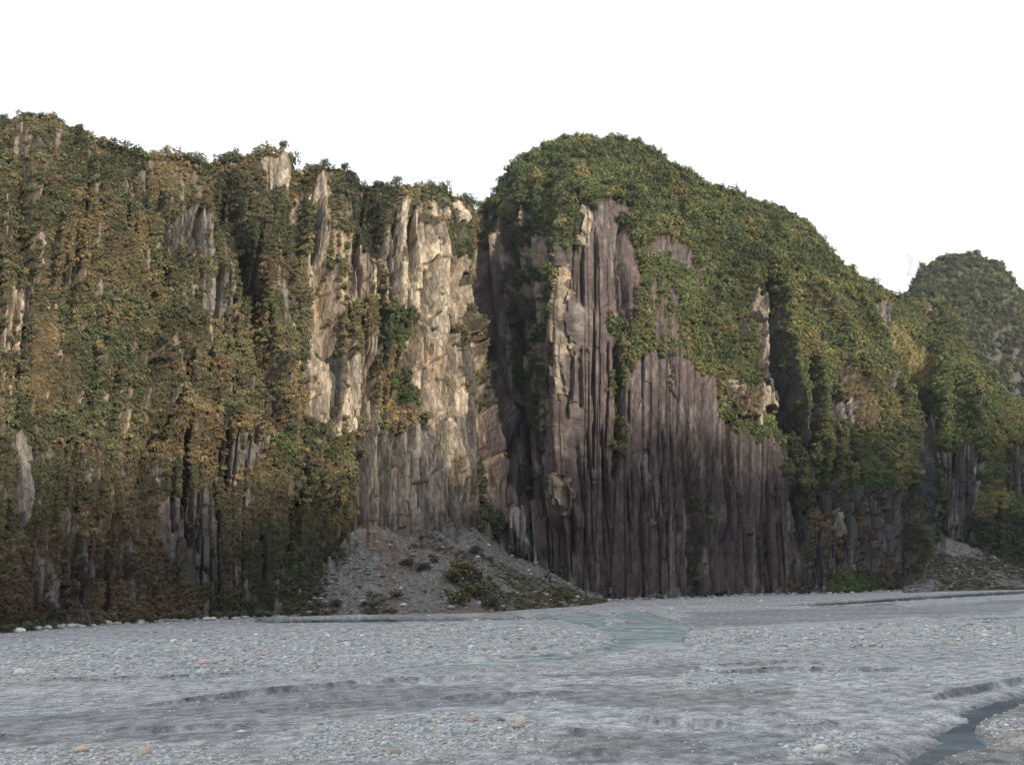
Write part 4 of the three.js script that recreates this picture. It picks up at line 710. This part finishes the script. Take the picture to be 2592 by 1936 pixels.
for (let n = 0; n < 2600; n++) { const u = -300 + R() * 3200, q = wallPoint(u, vFoot(u) - 3), kk = 0.45 + 0.5 * R(), c = stoneCol(), r = 0.15 + 0.9 * Math.pow(R(), 4), x = q.x + (R() - 0.5) * 3, z = q.z + R() * R() * 9 * (0.4 + 0.6 * Math.abs(noise(u / 40, 3, 173))); if (waterCut(x, z) < 0.2) continue; stones.push([x, Math.max(height(x, z), SLOPE * x - 0.3) + r * 0.15, z, r, R() * 6.283, c.map(a => a * kk), 0.9, u, vFoot(u), r / -q.z * 0.7, 0]); }
// named larger stones
const BIG = [[365, 1915, 0.34, [0.44, 0.33, 0.25], 'tan boulder at the bottom edge left of the centre'], [205, 1908, 0.30, [0.46, 0.36, 0.25], 'sandy yellow boulder near the bottom left corner'], [608, 1856, 0.17, [0.6, 0.6, 0.58], 'lone whitish stone on the smooth silt at left'], [1196, 1830, 0.28, [0.33, 0.22, 0.18], 'reddish brown boulder in the foreground stone cluster'], [1268, 1828, 0.22, [0.16, 0.14, 0.08], 'dark olive stone behind the cream boulder'], [1318, 1834, 0.40, [0.48, 0.42, 0.34], 'cream boulder in the foreground stone cluster'], [1305, 1846, 0.26, [0.36, 0.32, 0.28], 'grey-brown boulder before the cream boulder'], [1125, 1824, 0.26, [0.44, 0.40, 0.36], 'pale stone at the head of the foreground cluster'], [2080, 1905, 0.34, [0.52, 0.50, 0.46], 'pale boulder in the lower right stone cluster'], [2022, 1908, 0.22, [0.48, 0.46, 0.42], 'whitish stone left of the pale lower right boulder'], [1000, 1915, 0.30, [0.30, 0.26, 0.22], 'brown boulder at the bottom edge of the stone cluster'], [1350, 1645, 0.5, [0.22, 0.20, 0.19], 'dark boulder beside the thin branch of the pool'], [520, 1678, 0.62, [0.46, 0.34, 0.28], 'pinkish boulder in the cobble bank at left'], [48, 1708, 0.6, [0.5, 0.5, 0.49], 'pale grey boulder at the left edge cobble bank'], [1193, 1642, 0.45, [0.62, 0.62, 0.60], 'white boulder in the cobble bank above the branch stream']];
for (const [u, v, r, c, label] of BIG) { const [x, z] = bed(u, v), m = new THREE.Mesh(bigGeo[Math.floor(R() * 5)], new THREE.MeshStandardMaterial({ color: new THREE.Color().setRGB(...c), roughness: 0.9 })); m.position.set(x, height(x, z) + r * 0.3, z); m.scale.setScalar(r); m.rotation.y = R() * 6; put(m, 'boulder', label, 'boulder', 'boulders on the river flat'); }
stones.sort((a, b) => b[9] - a[9]);
const stoneMats = STONE.map(q => new THREE.MeshStandardMaterial({ color: new THREE.Color().setRGB(q[1], q[2], q[3]), roughness: 0.9 }));
const fanMats = STONE.map((q, i) => new THREE.MeshStandardMaterial({ color: new THREE.Color().setRGB(q[1], q[2], q[3]).multiplyScalar(i === 6 ? 0.9 : 0.5), roughness: 0.92 }));
stones.splice(0, 285).forEach((q) => {
  let mi = 0, ws = R() * STONE.reduce((a, b) => a + b[0], 0); while (mi < STONE.length - 1 && (ws -= STONE[mi][0]) > 0) mi++;
  const m = new THREE.Mesh(bigGeo[Math.floor(R() * 5)], q[10] === 9 ? fanMats[mi] : stoneMats[mi]), tint = ['grey', 'dark bluish-grey', 'light grey', 'sandy', 'pinkish', 'dark grey', 'whitish', 'greenish grey'][mi]; m.position.set(q[0], q[1] + q[3] * 0.1, q[2]); m.scale.set(q[3], q[3] * q[6], q[3]); m.rotation.y = q[4];
  const col = along(q[7], [[300, 'at the far left'], [600, 'left of centre'], [900, 'below the left part of the fan'], [1200, 'below the middle of the fan'], [1500, 'below the right part of the fan'], [1800, 'below the ribbed rock wall'], [2150, 'right of the pool'], [9999, 'at the right side']]), row = along(q[8], [[1600, 'far'], [1660, 'upper'], [1720, 'middle'], [1800, 'lower'], [1870, 'near'], [9999, 'nearest']]);
  const zone = q[10] === 9 ? [tint + ' weathered boulder on the debris fan, ' + (q[8] < 1430 ? 'high up, ' : q[8] < 1500 ? 'halfway, ' : 'near its base, ') + along(q[7], [[900, 'left edge'], [1050, 'left half'], [1200, 'centre'], [1350, 'right half'], [1700, 'right tip'], [9999, 'of the right-hand fan']]), 'boulders on the debris fan'] : [size(q[3], 0.25, 0.45) + ' ' + tint + ' rounded stone on the ' + row + ' gravel ' + col, 'boulders on the river gravel'];
  put(m, 'boulder', zone[0], 'boulder', zone[1]);
});
scatter(stones, cobGeo, M.stone, 'cobbles', 'grey cobbles strewn over the river flat and debris fans', 'stones');

scene.fog = new THREE.FogExp2(new THREE.Color().setRGB(0.72, 0.80, 0.92), 0.00006);

renderer.render(scene, camera);
